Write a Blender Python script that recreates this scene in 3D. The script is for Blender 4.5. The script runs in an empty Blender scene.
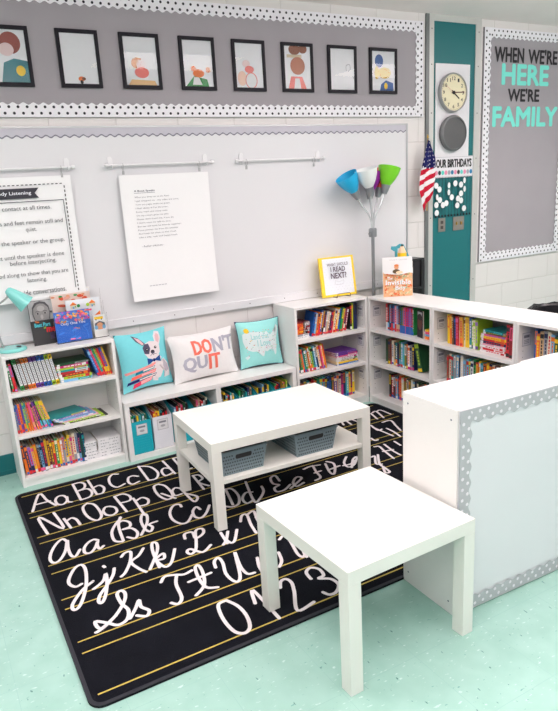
import bpy, bmesh, math, random
from mathutils import Matrix, Vector
random.seed(7)
PI=math.pi
SC=bpy.context.scene
COL=SC.collection
# ---------------------------------------------------------------- camera
def make_camera():
    yaw,pitch,roll=.4833,-.2588,-.0661
    f,ppx,ppy=629.79,255.86,364.10
    cy,sy,cp,sp=math.cos(yaw),math.sin(yaw),math.cos(pitch),math.sin(pitch)
    fwd=Vector((sy*cp,cy*cp,sp)); right=Vector((cy,-sy,0)); up=right.cross(fwd)
    cr,sr=math.cos(roll),math.sin(roll)
    r=right*cr+up*sr; u=-right*sr+up*cr
    cam=bpy.data.cameras.new('camera'); o=bpy.data.objects.new('camera',cam); COL.objects.link(o)
    m=Matrix((r,u,-fwd)).transposed().to_4x4(); m.translation=Vector((-2.858,-3.942,1.5563))
    o.matrix_world=m
    cam.sensor_fit='AUTO'; cam.sensor_width=36; cam.lens=f*36/711
    cam.shift_x=(279-ppx)/711; cam.shift_y=(ppy-355.5)/711
    cam.clip_start=.05; cam.clip_end=60
    SC.camera=o
make_camera()
# ---------------------------------------------------------------- light
W=bpy.data.worlds.new('world'); SC.world=W; W.use_nodes=True
bg=W.node_tree.nodes['Background']; bg.inputs[0].default_value=(1,.965,.975,1); bg.inputs[1].default_value=1.05
def area(name,loc,sx,sy,power,rot=(0,0,0),col=(1,.94,.95)):
    l=bpy.data.lights.new(name,'AREA'); l.shape='RECTANGLE'; l.size=sx; l.size_y=sy; l.energy=power; l.color=col
    o=bpy.data.objects.new(name,l); COL.objects.link(o); o.location=loc; o.rotation_euler=rot
for i,(x,y) in enumerate([(-3.2,-1.7),(-.6,-1.7),(2.0,-1.7),(-3.2,-4.2),(-.6,-4.2),(2.0,-4.2)]):
    area('ceiling_troffer_light',(x,y,2.74),1.2,.6,34)
for x,y in ((-2.6,-3.2),(1.4,-2.6)):
    area('added_ceiling_fill',(x,y,2.25),1.6,.4,170,(PI,0,0),(1,.90,.92))  # added upward fill to brighten the ceiling, no fixture known here
SC.view_settings.view_transform='Standard'; SC.view_settings.look='None'
SC.view_settings.exposure=-0.80; SC.view_settings.gamma=1; SC.view_settings.use_curve_mapping=False
# ---------------------------------------------------------------- materials
def lin(c):
    return tuple(((v/255)/12.92 if v/255<=.04045 else ((v/255+.055)/1.055)**2.4) for v in c)
MC={}
def mat(name,rgb,rough=.5,metal=0,noise=.04,nscale=30,bump=0,bscale=200,trans=0,spec=.5,coat=0):
    if name in MC: return MC[name]
    m=bpy.data.materials.new(name); m.use_nodes=True; nt=m.node_tree; p=nt.nodes['Principled BSDF']
    c=lin(rgb)
    p.inputs['Roughness'].default_value=rough; p.inputs['Metallic'].default_value=metal
    p.inputs['Specular IOR Level'].default_value=spec
    if coat: p.inputs['Coat Weight'].default_value=coat
    if trans: p.inputs['Transmission Weight'].default_value=trans; p.inputs['IOR'].default_value=1.1 if trans<1 else 1.45
    tc=nt.nodes.new('ShaderNodeTexCoord'); nz=nt.nodes.new('ShaderNodeTexNoise'); nz.inputs['Scale'].default_value=nscale
    nt.links.new(tc.outputs['Object'],nz.inputs['Vector'])
    mx=nt.nodes.new('ShaderNodeMix'); mx.data_type='RGBA'
    mx.inputs[6].default_value=(*[v*(1-noise) for v in c],1); mx.inputs[7].default_value=(*[min(1,v*(1+noise)) for v in c],1)
    nt.links.new(nz.outputs['Fac'],mx.inputs[0]); nt.links.new(mx.outputs[2],p.inputs['Base Color'])
    if bump:
        n2=nt.nodes.new('ShaderNodeTexNoise'); n2.inputs['Scale'].default_value=bscale; nt.links.new(tc.outputs['Object'],n2.inputs['Vector'])
        b=nt.nodes.new('ShaderNodeBump'); b.inputs['Strength'].default_value=bump; b.inputs['Distance'].default_value=.002
        nt.links.new(n2.outputs['Fac'],b.inputs['Height']); nt.links.new(b.outputs['Normal'],p.inputs['Normal'])
    MC[name]=m; return m
def floor_mat():
    m=bpy.data.materials.new('mint_vinyl_tile'); m.use_nodes=True; nt=m.node_tree; N=nt.nodes; L=nt.links; p=N['Principled BSDF']
    p.inputs['Roughness'].default_value=.32
    tc=N.new('ShaderNodeTexCoord')
    def noise(scale,mp=None,det=2):
        n=N.new('ShaderNodeTexNoise'); n.inputs['Scale'].default_value=scale; n.inputs['Detail'].default_value=det
        if mp:
            q=N.new('ShaderNodeMapping'); q.inputs['Scale'].default_value=mp[0]; q.inputs['Rotation'].default_value=mp[1]
            L.new(tc.outputs['Object'],q.inputs[0]); L.new(q.outputs[0],n.inputs['Vector'])
        else: L.new(tc.outputs['Object'],n.inputs['Vector'])
        return n
    def ramp(src,a,b):
        r=N.new('ShaderNodeMapRange'); r.inputs[1].default_value=a; r.inputs[2].default_value=b; L.new(src,r.inputs[0]); return r.outputs[0]
    def mix(a,b,f):
        x=N.new('ShaderNodeMix'); x.data_type='RGBA'
        for i,v in ((6,a),(7,b)):
            if isinstance(v,tuple): x.inputs[i].default_value=(*lin(v),1)
            else: L.new(v,x.inputs[i])
        if isinstance(f,float): x.inputs[0].default_value=f
        else: L.new(f,x.inputs[0])
        return x.outputs[2]
    base=mix((150,192,180),(160,200,189),ramp(noise(9).outputs['Fac'],.35,.65))
    c=mix(base,(196,220,214),ramp(noise(34,((1,2.6,1),(0,0,.5))).outputs['Fac'],.66,.72))
    c=mix(c,(74,124,116),ramp(noise(30,((2.6,1,1),(0,0,.9))).outputs['Fac'],.715,.74))
    c=mix(c,(105,160,150),ramp(noise(42,((1,2.8,1),(0,0,-.6))).outputs['Fac'],.71,.735))
    br=N.new('ShaderNodeTexBrick'); br.offset=0; br.inputs['Scale'].default_value=1; br.inputs['Brick Width'].default_value=.305; br.inputs['Row Height'].default_value=.305
    br.inputs['Mortar Size'].default_value=.0009; br.inputs['Mortar Smooth'].default_value=0
    mp=N.new('ShaderNodeMapping'); mp.inputs['Location'].default_value=(.06,.11,0); L.new(tc.outputs['Object'],mp.inputs[0]); L.new(mp.outputs[0],br.inputs['Vector'])
    c=mix(c,(146,188,179),br.outputs['Fac'])
    L.new(c,p.inputs['Base Color']); return m
def block_mat():
    m=bpy.data.materials.new('painted_block'); m.use_nodes=True; nt=m.node_tree; N=nt.nodes; L=nt.links; p=N['Principled BSDF']
    p.inputs['Roughness'].default_value=.45
    tc=N.new('ShaderNodeTexCoord'); sx=N.new('ShaderNodeSeparateXYZ'); cx=N.new('ShaderNodeCombineXYZ')
    L.new(tc.outputs['Object'],sx.inputs[0])
    a1=N.new('ShaderNodeMath'); a1.inputs[1].default_value=.031+8; L.new(sx.outputs['X'],a1.inputs[0]); L.new(a1.outputs[0],cx.inputs['X'])
    a2=N.new('ShaderNodeMath'); a2.inputs[1].default_value=-.053+.408; L.new(sx.outputs['Z'],a2.inputs[0]); L.new(a2.outputs[0],cx.inputs['Y'])
    br=N.new('ShaderNodeTexBrick'); br.offset=.5; br.inputs['Scale'].default_value=1; br.inputs['Brick Width'].default_value=.4; br.inputs['Row Height'].default_value=.204
    br.inputs['Mortar Size'].default_value=.005; br.inputs['Mortar Smooth'].default_value=.5; L.new(cx.outputs[0],br.inputs['Vector'])
    nz=N.new('ShaderNodeTexNoise'); nz.inputs['Scale'].default_value=90; L.new(tc.outputs['Object'],nz.inputs['Vector'])
    s=N.new('ShaderNodeMath'); s.operation='MULTIPLY_ADD'; s.inputs[1].default_value=-1; L.new(br.outputs['Fac'],s.inputs[0])
    k=N.new('ShaderNodeMath'); k.operation='MULTIPLY'; k.inputs[1].default_value=.12; L.new(nz.outputs['Fac'],k.inputs[0]); L.new(k.outputs[0],s.inputs[2])
    b=N.new('ShaderNodeBump'); b.inputs['Strength'].default_value=.7; b.inputs['Distance'].default_value=.004; L.new(s.outputs[0],b.inputs['Height']); L.new(b.outputs['Normal'],p.inputs['Normal'])
    x=N.new('ShaderNodeMix'); x.data_type='RGBA'; x.inputs[6].default_value=(*lin((232,228,226)),1); x.inputs[7].default_value=(*lin((222,218,215)),1); L.new(br.outputs['Fac'],x.inputs[0])
    L.new(x.outputs[2],p.inputs['Base Color']); return m
WH=mat('white_melamine',(240,239,237),.38,noise=.01)
TABLE=mat('white_lacquer',(243,243,236),.3,noise=.005)
WB=mat('whiteboard_enamel',(228,228,231),.22,noise=.008,nscale=3)
PAPER=mat('white_paper',(247,247,248),.7,noise=.01)
PAPER2=mat('page_paper',(235,228,212),.8,noise=.1,nscale=150)
BLACK=mat('black_ink',(26,24,30),.6)
METAL=mat('grey_metal',(176,178,178),.35,.6)
ALU=mat('aluminium',(190,192,194),.35,.7)
GREYP=mat('grey_backing_paper',(160,155,160),.8,noise=.05,nscale=4)
NAVY=mat('dotted_trim_dot',(22,18,36),.6)
TRIMW=mat('white_trim_paper',(243,241,246),.6,noise=.01)
TEAL=mat('teal_paint',(12,106,110),.4,noise=.05,nscale=3)
AQUA=mat('aqua_plastic',(130,214,208),.25,noise=.01,coat=.3)
# ---------------------------------------------------------------- mesh builder
TXT={}
def text_shape(body,bold):
    k=(body,bold)
    if k in TXT: return TXT[k]
    cu=bpy.data.curves.new('lettering','FONT'); cu.body=body; cu.resolution_u=2; cu.align_x='LEFT'
    if bold: cu.offset=bold
    ob=bpy.data.objects.new('lettering',cu); COL.objects.link(ob)
    dg=bpy.context.evaluated_depsgraph_get(); dg.update()
    ev=ob.evaluated_get(dg); me=ev.to_mesh()
    vs=[tuple(v.co) for v in me.vertices]; fs=[tuple(p.vertices) for p in me.polygons]
    ev.to_mesh_clear(); bpy.data.objects.remove(ob); bpy.data.curves.remove(cu)
    xs=[v[0] for v in vs]; ys=[v[1] for v in vs]
    x0,x1,y0,y1=min(xs),max(xs),min(ys),max(ys)
    vs=[((v[0]-x0)/(x1-x0),(v[1]-y0)/(y1-y0)) for v in vs]
    TXT[k]=(vs,fs,(x1-x0)/(y1-y0)); return TXT[k]
class MB:
    def __init__(s): s.v=[];s.f=[];s.m=[];s.mats=[];s.xf=None;s.lay=0
    def mi(s,m):
        if m not in s.mats: s.mats.append(m)
        return s.mats.index(m)
    def add(s,vs,fs,m,raw=False):
        b=len(s.v); i=s.mi(m)
        for v in vs:
            s.v.append(tuple(s.xf(*v)) if (s.xf and not raw) else tuple(v))
        for f in fs: s.f.append(tuple(b+k for k in f)); s.m.append(i)
        return s
    def box(s,x0,x1,y0,y1,z0,z1,m):
        vs=[(x,y,z) for z in (z0,z1) for y in (y0,y1) for x in (x0,x1)]
        return s.add(vs,[(0,2,3,1),(4,5,7,6),(0,1,5,4),(2,6,7,3),(0,4,6,2),(1,3,7,5)],m)
    def tube(s,path,r,m,n=8,caps=True):
        P=[Vector(p) for p in path]; vs=[]; rr=r if isinstance(r,(list,tuple)) else [r]*len(P)
        t0=(P[1]-P[0]).normalized(); up=Vector((0,0,1)) if abs(t0.z)<.9 else Vector((1,0,0))
        a=t0.cross(up).normalized()
        for i,p in enumerate(P):
            t=(P[min(i+1,len(P)-1)]-P[max(i-1,0)]).normalized(); a=(a-t*a.dot(t)).normalized(); b=t.cross(a)
            for k in range(n):
                q=2*PI*k/n; vs.append(tuple(p+(a*math.cos(q)+b*math.sin(q))*rr[i]))
        fs=[(i*n+k,i*n+(k+1)%n,(i+1)*n+(k+1)%n,(i+1)*n+k) for i in range(len(P)-1) for k in range(n)]
        if caps: fs+=[tuple(range(n-1,-1,-1)),tuple((len(P)-1)*n+k for k in range(n))]
        return s.add(vs,fs,m)
    def lathe(s,prof,m,n=24,M=None,caps=False):  # prof list of (r,z)
        M=M or Matrix(); vs=[]
        for r,z in prof:
            for k in range(n): q=2*PI*k/n; vs.append(tuple(M@Vector((r*math.cos(q),r*math.sin(q),z))))
        fs=[(i*n+k,i*n+(k+1)%n,(i+1)*n+(k+1)%n,(i+1)*n+k) for i in range(len(prof)-1) for k in range(n)]
        if caps: fs+=[tuple(range(n-1,-1,-1)),tuple((len(prof)-1)*n+k for k in range(n))]
        return s.add(vs,fs,m)
    def prism(s,pts,h0,h1,m,axis='z'):   # polygon pts in plane, extruded
        n=len(pts)
        def P(a,b,h): return {'z':(a,b,h),'y':(a,h,b),'x':(h,a,b)}[axis]
        vs=[P(a,b,h0) for a,b in pts]+[P(a,b,h1) for a,b in pts]
        return s.add(vs,[tuple(range(n-1,-1,-1)),tuple(range(n,2*n))]+[(i,(i+1)%n,n+(i+1)%n,n+i) for i in range(n)],m)
    # flat marks printed on a face: coordinates (x,z) on plane y
    def tick(s): s.lay+=1; return -.0004-.00012*s.lay
    def poly(s,pts,m,y=0,sub=0):
        y+=s.tick()
        if not sub: return s.add([(a,y,b) for a,b in pts],[tuple(range(len(pts)))],m)
        bm=bmesh.new(); vv=[bm.verts.new((a,y,b)) for a,b in pts]; bm.faces.new(vv); bmesh.ops.triangulate(bm,faces=bm.faces[:])
        for _ in range(sub): bmesh.ops.subdivide_edges(bm,edges=bm.edges[:],cuts=1,use_grid_fill=True)
        bm.verts.index_update(); vs=[tuple(v.co) for v in bm.verts]; fs=[tuple(v.index for v in f.verts) for f in bm.faces]; bm.free()
        return s.add(vs,fs,m)
    def rect(s,x0,z0,x1,z1,m,y=0,sub=0): return s.poly([(x0,z0),(x1,z0),(x1,z1),(x0,z1)],m,y,sub)
    def ell(s,cx,cz,rx,rz,m,y=0,n=20,rot=0,sub=0):
        c,q=math.cos(rot),math.sin(rot)
        pts=[(cx+rx*math.cos(2*PI*k/n)*c-rz*math.sin(2*PI*k/n)*q, cz+rx*math.cos(2*PI*k/n)*q+rz*math.sin(2*PI*k/n)*c) for k in range(n)]
        return s.poly(pts,m,y,sub)
    def text(s,body,x0,z0,x1,z1,m,y=0,bold=.0,shear=0,fat=0):
        if fat:
            for i in range(7): s.text(body,x0+fat+fat*math.cos(i*PI/3)*(i>0),z0+fat+fat*math.sin(i*PI/3)*(i>0),x1-fat+fat*math.cos(i*PI/3)*(i>0),z1-fat+fat*math.sin(i*PI/3)*(i>0),m,y)
            return
        vs,fs,asp=text_shape(body,bold); y+=s.tick()
        if s.xf and y<-.0 and getattr(s,'curved',0):
            bm=bmesh.new(); vv=[bm.verts.new((x0+a*(x1-x0)+shear*b,y,z0+b*(z1-z0))) for a,b in vs]
            for f in fs:
                try: bm.faces.new([vv[i] for i in f])
                except ValueError: pass
            bmesh.ops.triangulate(bm,faces=bm.faces[:])
            for _ in range(3):
                ed=[e for e in bm.edges if e.calc_length()>.03]
                if ed: bmesh.ops.subdivide_edges(bm,edges=ed,cuts=1); bmesh.ops.triangulate(bm,faces=[f for f in bm.faces if len(f.verts)>3])
            bm.verts.index_update(); V_=[tuple(v.co) for v in bm.verts]; F2=[tuple(v.index for v in f.verts) for f in bm.faces]; bm.free()
            return s.add(V_,F2,m)
        return s.add([(x0+a*(x1-x0)+shear*b,y,z0+b*(z1-z0)) for a,b in vs],fs,m)
    def line(s,pts,w,m,y=0,smooth=4):
        y+=s.tick(); vs,fs=ribbon(pts,w,smooth); return s.add([(a,y,b) for a,b in vs],fs,m)
    def build(s,name,parent=None,loc=None,M=None,bevel=0,smooth=False,**kw):
        me=bpy.data.meshes.new(name); me.from_pydata(s.v,[],s.f)
        for m in s.mats: me.materials.append(m)
        for p,i in zip(me.polygons,s.m): p.material_index=i; p.use_smooth=bool(smooth)
        me.update()
        if smooth and smooth!='all':
            for e in me.edges: pass
            me.set_sharp_from_angle(angle=math.radians(35))
        o=bpy.data.objects.new(name,me); COL.objects.link(o)
        if parent is not None: o.parent=parent
        if loc: o.location=loc
        if M is not None: o.matrix_local=M
        if bevel:
            b=o.modifiers.new('bevel','BEVEL'); b.width=bevel; b.segments=2; b.limit_method='ANGLE'
        for k,v in kw.items(): o[k]=v
        return o
def smooth_pts(pts,k):
    if len(pts)<3 or not k: return pts
    out=[]
    for i in range(len(pts)-1):
        p0=pts[max(i-1,0)];p1=pts[i];p2=pts[i+1];p3=pts[min(i+2,len(pts)-1)]
        for j in range(k):
            t=j/k
            out.append(tuple(.5*(2*p1[a]+(p2[a]-p0[a])*t+(2*p0[a]-5*p1[a]+4*p2[a]-p3[a])*t*t+(3*p1[a]-p0[a]-3*p2[a]+p3[a])*t**3) for a in (0,1)))
    out.append(pts[-1]); return out
def ribbon(pts,w,k=4):
    P=[Vector(p) for p in smooth_pts(pts,k)]
    Q=[P[0]]
    for p in P[1:]:
        if (p-Q[-1]).length>w*.12: Q.append(p)
    P=Q; n=len(P); vs=[];fs=[]
    if n<2: P.append(P[0]+Vector((w*.2,0))); n=2
    for i,p in enumerate(P):
        t=(P[min(i+1,n-1)]-P[max(i-1,0)]).normalized(); nn=Vector((-t.y,t.x))*w/2
        vs+=[tuple(p+nn),tuple(p-nn)]
    fs=[(2*i,2*i+1,2*i+3,2*i+2) for i in range(n-1)]
    for e,d in ((0,P[0]-P[1]),(n-1,P[-1]-P[-2])):
        a0=math.atan2(d.y,d.x); b=len(vs)
        for j in range(7):
            a=a0-PI/2+PI*j/6; vs.append((P[e].x+math.cos(a)*w/2,P[e].y+math.sin(a)*w/2))
        fs.append(tuple(range(b,b+7)))
    return vs,fs
def thing(name,label,cat,loc=(0,0,0),rotz=0,group=None,M=None):
    o=bpy.data.objects.new(name,None); COL.objects.link(o); o.empty_display_size=.05
    if M is not None: o.matrix_world=M
    else: o.location=loc; o.rotation_euler=(0,0,rotz)
    o['label']=label; o['category']=cat
    if group: o['group']=group
    return o
def tag(o,label,cat,group=None):
    o['label']=label; o['category']=cat
    if group: o['group']=group
    return o
def TR(x,y,z,rz=0,ry=0,rx=0):
    return Matrix.Translation((x,y,z))@Matrix.Rotation(rz,4,'Z')@Matrix.Rotation(ry,4,'Y')@Matrix.Rotation(rx,4,'X')
ORD=['first','second','third','fourth','fifth','sixth','seventh','eighth','ninth','tenth','eleventh','twelfth','thirteenth','fourteenth','fifteenth','sixteenth','seventeenth','eighteenth','nineteenth','twentieth','twenty-first','twenty-second','twenty-third','twenty-fourth','twenty-fifth','twenty-sixth','twenty-seventh','twenty-eighth','twenty-ninth','thirtieth']
# ================================================================ THE SETTING
CEIL=2.80
fl=MB().box(-7,7,-8,0,-.1,0,floor_mat()).build('floor',kind='structure')
MB().box(-7,7,0,.15,-.1,CEIL+.1,block_mat()).build('wall_back',kind='structure')
cl=MB().box(-7,7,-8,0,CEIL,CEIL+.1,mat('ceiling_paint',(246,234,232),.8,noise=.03,nscale=5,bump=.3,bscale=60))
cl.build('ceiling',kind='structure')
MB().box(-7,-2.0,-.012,0,0.028,.128,TEAL).box(-7,-2.0,-.014,0,0,.028,mat('cove_base',(20,100,104),.5)).build('baseboard_back',kind='structure')
# seam strip across the ceiling
MB().box(.6,1.9,-.62,-.60,CEIL-.004,CEIL,mat('ceiling_seam',(196,195,188),.7)).build('trim_4',kind='structure')
# recessed panel between two metal posts
M1=mat('post_metal',(206,206,202),.4,.3)
t=MB().box(.867,.915,-.012,0,0,CEIL,M1).box(1.356,1.418,-.012,0,0,CEIL,M1).box(.915,1.356,-.012,0,2.755,CEIL,M1)
for z in (.3,.75,1.3,1.75,2.1,2.45,2.7):
    for x in (.891,1.387): t.ell(x,z,.005,.005,BLACK,y=-.012,n=8)
t.build('trim_1',kind='structure')
MB().box(.835,.867,-.014,0,0,CEIL,mat('dark_jamb',(120,124,124),.4,.5)).build('trim_2',kind='structure')
MB().box(.915,1.356,-.006,0,0,2.755,TEAL).build('trim_3',kind='structure')
# ================================================================ rug
STROKES=[[(58,-234),(128,-31),(151,-144),(180,-235)],[(86,-159),(162,-161)],[(252,-185),(241,-139),(213,-131),(190,-172),(192,-229),(218,-247),(246,-212),(254,-161),(246,-228),(262,-249)],[(320,-19),(312,-254)],[(320,-19),(360,-20),(379,-55),(365,-110),(323,-130)],[(323,-130),(376,-132),(389,-188),(366,-242),(312,-254)],[(408,-19),(404,-238)],[(407,-141),(447,-129),(461,-180),(437,-239),(404,-238)],[(583,-43),(553,-28),(519,-76),(506,-162),(527,-218),(576,-200)],[(674,-147),(649,-121),(620,-133),(602,-191),(613,-233),(656,-220)],[(722,-9),(708,-240)],[(722,-9),(778,-58),(790,-167),(753,-242),(708,-240)],[(875,-23),(870,-245)],[(874,-161),(844,-131),(815,-166),(812,-238),(868,-224)],[(943,-25),(927,-231)],[(943,-25),(996,-27)],[(936,-121),(987,-119)],[(927,-231),(982,-233)],[(80,-530),(74,-320),(159,-525),(152,-318)],[(184,-417),(193,-538)],[(187,-455),(218,-433),(237,-463),(241,-530)],[(330,-316),(357,-347),(365,-425),(358,-504),(329,-539),(302,-501),(291,-423),(300,-348),(330,-316)],[(424,-425),(444,-452),(441,-502),(412,-529),(384,-512),(379,-463),(400,-423),(424,-425)],[(479,-324),(483,-537)],[(479,-324),(528,-322),(552,-371),(536,-422),(480,-421)],[(560,-408),(550,-630)],[(558,-452),(602,-429),(623,-472),(602,-521),(562,-519)],[(737,-324),(760,-365),(762,-452),(747,-518),(712,-536),(691,-483),(690,-407),(706,-336),(737,-324)],[(710,-447),(753,-547)],[(822,-450),(798,-426),(769,-458),(763,-517),(800,-519)],[(821,-443),(819,-631),(841,-635),(857,-592),(819,-526)],[(945,-336),(925,-539)],[(945,-336),(976,-349),(976,-406),(936,-440),(966,-516)],[(146,-660),(131,-625),(94,-658),(58,-725),(43,-784),(53,-821),(82,-811),(120,-746),(150,-650),(136,-734),(134,-804),(150,-823),(181,-776)],[(276,-738),(260,-720),(230,-734),(202,-773),(195,-817),(216,-832),(245,-803),(275,-745),(262,-782),(262,-824),(285,-808)],[(436,-577),(401,-664),(379,-817)],[(436,-587),(393,-637),(354,-707),(344,-792),(373,-822)],[(391,-644),(434,-621),(459,-658),(447,-702),(407,-709),(449,-723),(461,-782),(435,-827),(406,-797)],[(468,-816),(532,-717),(558,-636),(541,-616),(512,-685),(504,-775),(518,-809),(541,-775),(536,-738),(579,-732)],[(742,-659),(743,-625),(709,-623),(667,-685),(653,-763),(672,-824),(708,-828),(757,-769)],[(813,-744),(806,-705),(771,-743),(759,-803),(782,-828),(823,-797),(871,-731)],[(1024,-609),(976,-798)],[(994,-620),(1051,-621),(1048,-718),(1008,-803),(962,-817),(925,-779)],[(1158,-595),(1085,-832),(1130,-816),(1183,-757),(1203,-699)],[(1128,-729),(1094,-716),(1048,-768),(1043,-828),(1091,-814)],[(1319,-700),(1334,-624),(1295,-639),(1272,-708),(1292,-740),(1251,-759),(1239,-806),(1284,-811),(1344,-774)],[(1318,-816),(1381,-780),(1441,-739),(1420,-715),(1369,-763),(1360,-814),(1417,-798)],[(1513,-649),(1563,-639),(1622,-655)],[(1582,-639),(1551,-722),(1530,-796),(1484,-813)],[(1535,-729),(1580,-726)],[(1656,-662),(1612,-768),(1615,-806),(1675,-733),(1698,-679),(1679,-640)],[(1625,-742),(1707,-733)],[(1815,-653),(1751,-718),(1737,-779),(1787,-769),(1866,-692),(1823,-709),(1748,-796)],[(1724,-745),(1777,-752),(1826,-726)],[(166,-1069),(114,-1104),(64,-1166),(48,-1201),(53,-1225),(75,-1212),(106,-1155),(139,-1066),(161,-964),(156,-911),(123,-922),(84,-987),(75,-1032),(93,-1068),(120,-1062)],[(154,-1127),(205,-1091),(230,-1041),(215,-1117),(182,-1206),(158,-1241),(150,-1224),(167,-1184),(206,-1138),(252,-1076),(273,-1025)],[(238,-977),(240,-990)],[(328,-951),(351,-927),(377,-934),(350,-1012),(308,-1081),(281,-1105)],[(437,-938),(398,-986),(353,-1018),(365,-1087),(384,-1132)],[(406,-1121),(482,-1002),(505,-931),(487,-919),(464,-997),(446,-1132)],[(459,-1054),(500,-1032),(489,-1075),(455,-1076),(468,-1142),(505,-1124),(558,-1029)],[(633,-974),(649,-929),(686,-935),(678,-997),(727,-975),(740,-932),(706,-932),(668,-1025),(637,-1091),(605,-1114),(596,-1088),(618,-1072),(655,-1129),(711,-1095)],[(799,-1020),(783,-1124)],[(832,-1029),(793,-1093),(762,-1125)],[(793,-1093),(799,-1130),(824,-1120),(876,-1039)],[(927,-980),(960,-929),(985,-935),(956,-1034),(939,-1119)],[(983,-939),(1031,-920),(1008,-1000),(994,-1061)],[(1010,-988),(1049,-986),(1027,-1084)],[(90,-1411),(132,-1392),(188,-1347),(239,-1283),(258,-1233),(250,-1204),(228,-1220),(225,-1291),(236,-1347),(214,-1401),(174,-1415),(142,-1380),(104,-1345),(112,-1399),(183,-1355)],[(225,-1402),(263,-1354),(293,-1308),(286,-1355),(305,-1396),(285,-1424),(254,-1400)],[(412,-1243),(440,-1212),(481,-1224),(516,-1244),(556,-1235)],[(488,-1229),(461,-1292),(446,-1390),(418,-1422),(397,-1401)],[(501,-1411),(558,-1364),(590,-1276),(596,-1215),(575,-1229),(557,-1314),(559,-1385),(598,-1411)],[(512,-1307),(618,-1299)],[(652,-1277),(667,-1229),(695,-1211),(694,-1259),(670,-1339),(671,-1401),(688,-1422),(718,-1379),(777,-1213),(746,-1329),(745,-1395),(774,-1406)],[(840,-1311),(814,-1376),(807,-1432),(828,-1431),(860,-1361),(845,-1420),(858,-1440)],[(940,-1327),(918,-1391),(885,-1427)],[(999,-1235),(1035,-1217),(1033,-1276),(1005,-1383),(1009,-1420),(1030,-1407)],[(1024,-1430),(1042,-1374),(1089,-1359),(1098,-1413)],[(590,-1510),(612,-1567),(613,-1638),(593,-1703),(561,-1723),(534,-1698),(527,-1634),(535,-1564),(553,-1515),(590,-1510)],[(677,-1590),(710,-1509),(710,-1721)],[(811,-1559),(835,-1522),(862,-1519),(868,-1554),(844,-1614),(792,-1721),(873,-1712)],[(949,-1578),(958,-1527),(991,-1508),(1016,-1537),(1007,-1585),(976,-1592),(1016,-1623),(1020,-1673),(983,-1708),(951,-1708),(938,-1681)],[(2413,-141),(2376,-256)],[(2428,-136),(2469,-128),(2426,-264)],[(2469,-135),(2511,-126),(2511,-238)],[(2164,-109),(2125,-206)],[(2200,-89),(2170,-232)],[(2228,-111),(2237,-216)],[(2264,-326),(2241,-428),(2275,-426)],[(2250,-367),(2254,-565)],[(2360,-330),(2427,-336),(2390,-432),(2356,-519)],[(2310,-435),(2304,-519),(2284,-597)],[(2027,-354),(2033,-415),(2028,-488)],[(2080,-331),(2056,-438)],[(2118,-509),(2113,-554),(2136,-556)],[(2045,-633),(2072,-647),(2052,-719),(2023,-840)],[(2119,-639),(2094,-751),(2088,-824)],[(2040,-722),(2107,-736)],[(2200,-640),(2188,-710)],[(1929,-746),(1956,-748),(1894,-835),(1915,-861)],[(1985,-741),(1910,-847),(1898,-904),(1884,-968),(1858,-963),(1893,-900)]]
def rug():
    RX,RY=-2.588,-.4076; W_,H_,TP=2.584,1.780,.035
    r=thing('alphabet_rug','large black rug with white print and cursive alphabet and yellow lines on mint floor','rug',(RX,RY,0),0)
    k=mat('black_rug_pile',(18,20,27),.95,noise=.5,nscale=6,bump=1,bscale=500,spec=.1)
    def rr(x0,x1,y0,y1,rad):
        pts=[]
        for cx,cy,a in ((x1-rad,y1-rad,0),(x0+rad,y1-rad,PI/2),(x0+rad,y0+rad,PI),(x1-rad,y0+rad,1.5*PI)):
            for j in range(7): q=a+PI/2*j/6; pts.append((cx+rad*math.cos(q),cy+rad*math.sin(q)))
        return pts
    SK=lambda x,y,z:(x+.0127*y,y,z)
    m=MB(); m.xf=SK; m.prism(rr(0,W_,-H_,TP,.05),0.0005,.009,k).build('rug_pile',parent=r,bevel=.002)
    o=rr(0,W_,-H_,TP,.05); i=rr(.014,W_-.014,-H_+.014,TP-.014,.038); n=len(o)
    b=MB(); b.xf=SK; bk=mat('rug_binding',(34,36,44),.85)
    b.add([(x,y,.0) for x,y in o]+[(x,y,.0105) for x,y in o]+[(x,y,.0105) for x,y in i],[(a,(a+1)%n,n+(a+1)%n,n+a) for a in range(n)]+[(n+a,n+(a+1)%n,2*n+(a+1)%n,2*n+a) for a in range(n)],bk)
    b.build('rug_binding',parent=r)
    yl=mat('yellow_yarn',(188,166,78),.9,noise=.25,nscale=300)
    m=MB(); m.xf=SK
    for y in (-.421,-.653,-.711,-.947,-1.013,-1.24,-1.314,-1.535,-1.607,-1.834,-1.904,-2.131):
        q=y-RY; m.add([(.035,q-.0034,.0094),(W_-.05,q-.0034,.0094),(W_-.05,q+.0034,.0094),(.035,q+.0034,.0094)],[(0,1,2,3)],yl)
    m.build('ruling_lines',parent=r)
    wl=mat('white_yarn',(232,226,228),.9,noise=.06,nscale=300,bump=.6,bscale=600,spec=.1); m=MB()
    h=0
    for st in STROKES:
        vs,fs=ribbon([(a/1000,b/1000) for a,b in st],.0150,5); h+=1
        z=.0097+.00002*(h%20)
        m.add([(a,b,z+.000012*i) for i,(a,b) in enumerate(vs)],fs,wl)
    m.build('alphabet_lettering',parent=r)
rug()
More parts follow.
